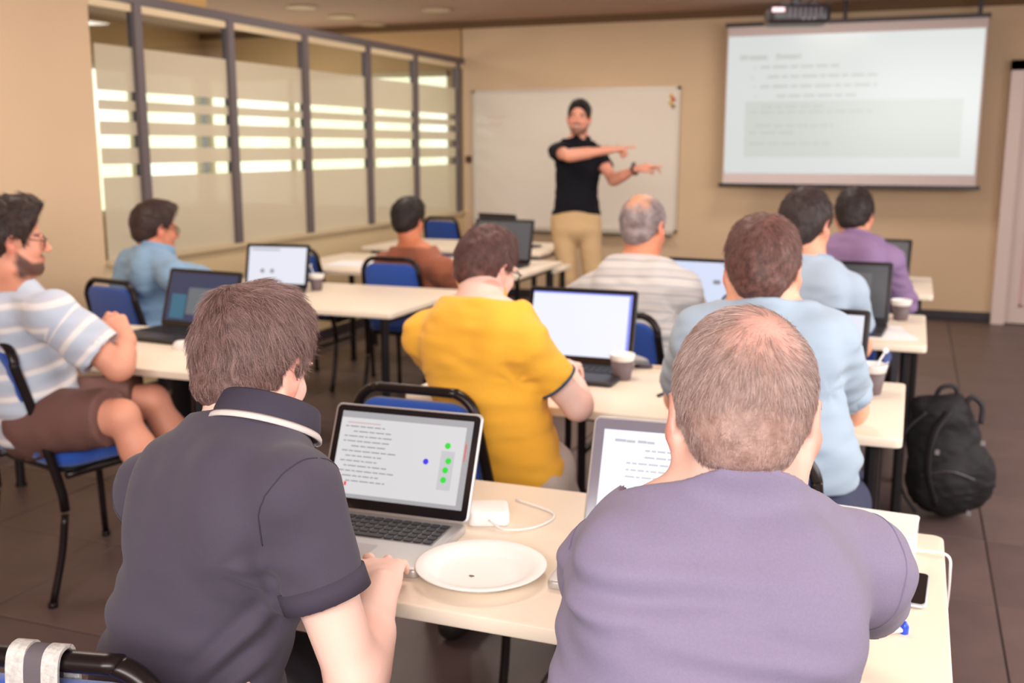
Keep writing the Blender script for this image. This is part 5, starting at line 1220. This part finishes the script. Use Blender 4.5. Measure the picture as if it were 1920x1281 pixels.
# ------------------------------------------------------------------ backpack
bk_m = mat('backpack_nylon', (24, 21, 24), .75, bump=(400, .0008)); bk2 = mat('backpack_webbing', (34, 29, 33), .7)
B0 = V(.175, 4.32, 0)
F = Field((-.22, -.2, -.01), (.28, .24, .56), .008); I3 = np.eye(3)
Rb = frame(10, -14, 0)
F.ell((.02, 0, .17), Rb, (.165, .095, .18), 0); F.ell((-.01, .01, .33), Rb, (.135, .085, .16), .05); F.ell((.02, -.06, .14), Rb, (.12, .07, .12), .03); F.ell((.12, -.01, .17), Rb, (.07, .07, .13), .03)
F.cone((-.10, .0, .44), (.03, .01, .46), .04, .035, .04)
F.plane((0, 0, 0.002), (0, 0, -1), .01)
P_, Q_ = keep_largest(*F.surf(2)); Nn_ = normals(P_, Q_); P_ = P_ + Nn_ * (vnoise(P_, 16, 3) * .008 + vnoise(P_ * V(1, 1, 2), 34, 4) * .004)[:, None]; P_[:, 2] = np.maximum(P_[:, 2], 0.001)
bp = link('backpack', np_mesh('backpack', P_, Q_), bk_m); bp.location = tuple(B0); tag(bp, 'black backpack standing on the floor beside the third-row table leg', 'backpack')
for q, pts in ((0, [(-.08, -.07, .44), (-.15, -.09, .36), (-.17, -.08, .22), (-.14, -.06, .10), (-.09, -.07, .03)]), (1, [(.0, -.08, .45), (-.05, -.13, .36), (-.06, -.14, .22), (-.02, -.12, .08)])):
    MB().tube(smooth_path(pts, 6), .018, 8, flat=.35).build('shoulder_strap', bk2, bp, smooth=True)
MB().tube(smooth_path([(-.05, 0, .47), (-.03, -.01, .525), (.02, 0, .53), (.04, .01, .47)], 5), .009, 8).build('top_handle', bk2, bp, smooth=True)
MB().tube(smooth_path([(.06, -.02, .46), (.08, -.02, .50), (.12, -.02, .47), (.12, -.03, .40)], 5), .010, 8).build('side_strap', bk2, bp, smooth=True)
mb = MB(); mb.tube(smooth_path([(-.08, -.125, .20), (.02, -.142, .23), (.11, -.115, .20)], 6), .004, 6); mb.build('zip', mat('zip_grey', (66, 60, 64), .4), bp)
for p in ((-.03, -.135, .30), (.13, -.09, .34), (.10, -.10, .06)): MB().box(np.array(p) - .008, np.array(p) + .008).build('buckle', mat('buckle_grey', (150, 144, 146), .35, metal=.4), bp)
# ------------------------------------------------------------------ bag strap over the near chair
C0 = CHAIRS[0]; Mc = Matrix.Translation(C0.location) @ Matrix.Rotation(C0.rotation_euler[2], 4, 'Z')
def strap(x, half, m_, name, r, parent=None, drop=.34):
    prof = [(-.315, BT - drop), (-.306, BT - .12), (-.303, BT - .03), (-.297, BT + .008 + r), (-.281, BT + .017 + r), (-.266, BT + .008 + r), (-.258, BT - .03), (-.250, BT - .15)]
    pp = smooth_path([(0, y, z) for y, z in prof], 6); mb = MB(); v = []; f = []; n = len(pp)
    for i, p in enumerate(pp):
        a = pp[max(0, i - 1)]; b = pp[min(n - 1, i + 1)]; t_ = (b - a) / np.linalg.norm(b - a); nn = np.cross(V(1, 0, 0), t_)
        for sx, sn in ((-1, -1), (1, -1), (1, 1), (-1, 1)):
            v.append(tuple(Mc @ Vector(p + V(x + sx * half, 0, 0) + nn * sn * .0022)))
    for i in range(n - 1):
        for k in range(4): f.append((i * 4 + k, i * 4 + (k + 1) % 4, (i + 1) * 4 + (k + 1) % 4, (i + 1) * 4 + k))
    f.append((0, 1, 2, 3)); f.append(tuple((n - 1) * 4 + k for k in (3, 2, 1, 0)))
    return mb.add(v, f).build(name, m_, parent)
web = mat('webbing_dark_grey', (92, 84, 90), .8, bump=(900, .001)); pale = mat('binding_pale_grey', (190, 186, 182), .8, noise=(160, .18), bump=(240, .002))
s0 = strap(.018, .0125, web, 'bag_strap', .001); tag(s0, 'grey woven bag strap with pale edges hanging over the bottom-left chair', 'strap')
strap(-.004, .0115, pale, 'strap_binding', .004, s0); strap(.040, .0105, pale, 'strap_binding', .002, s0)
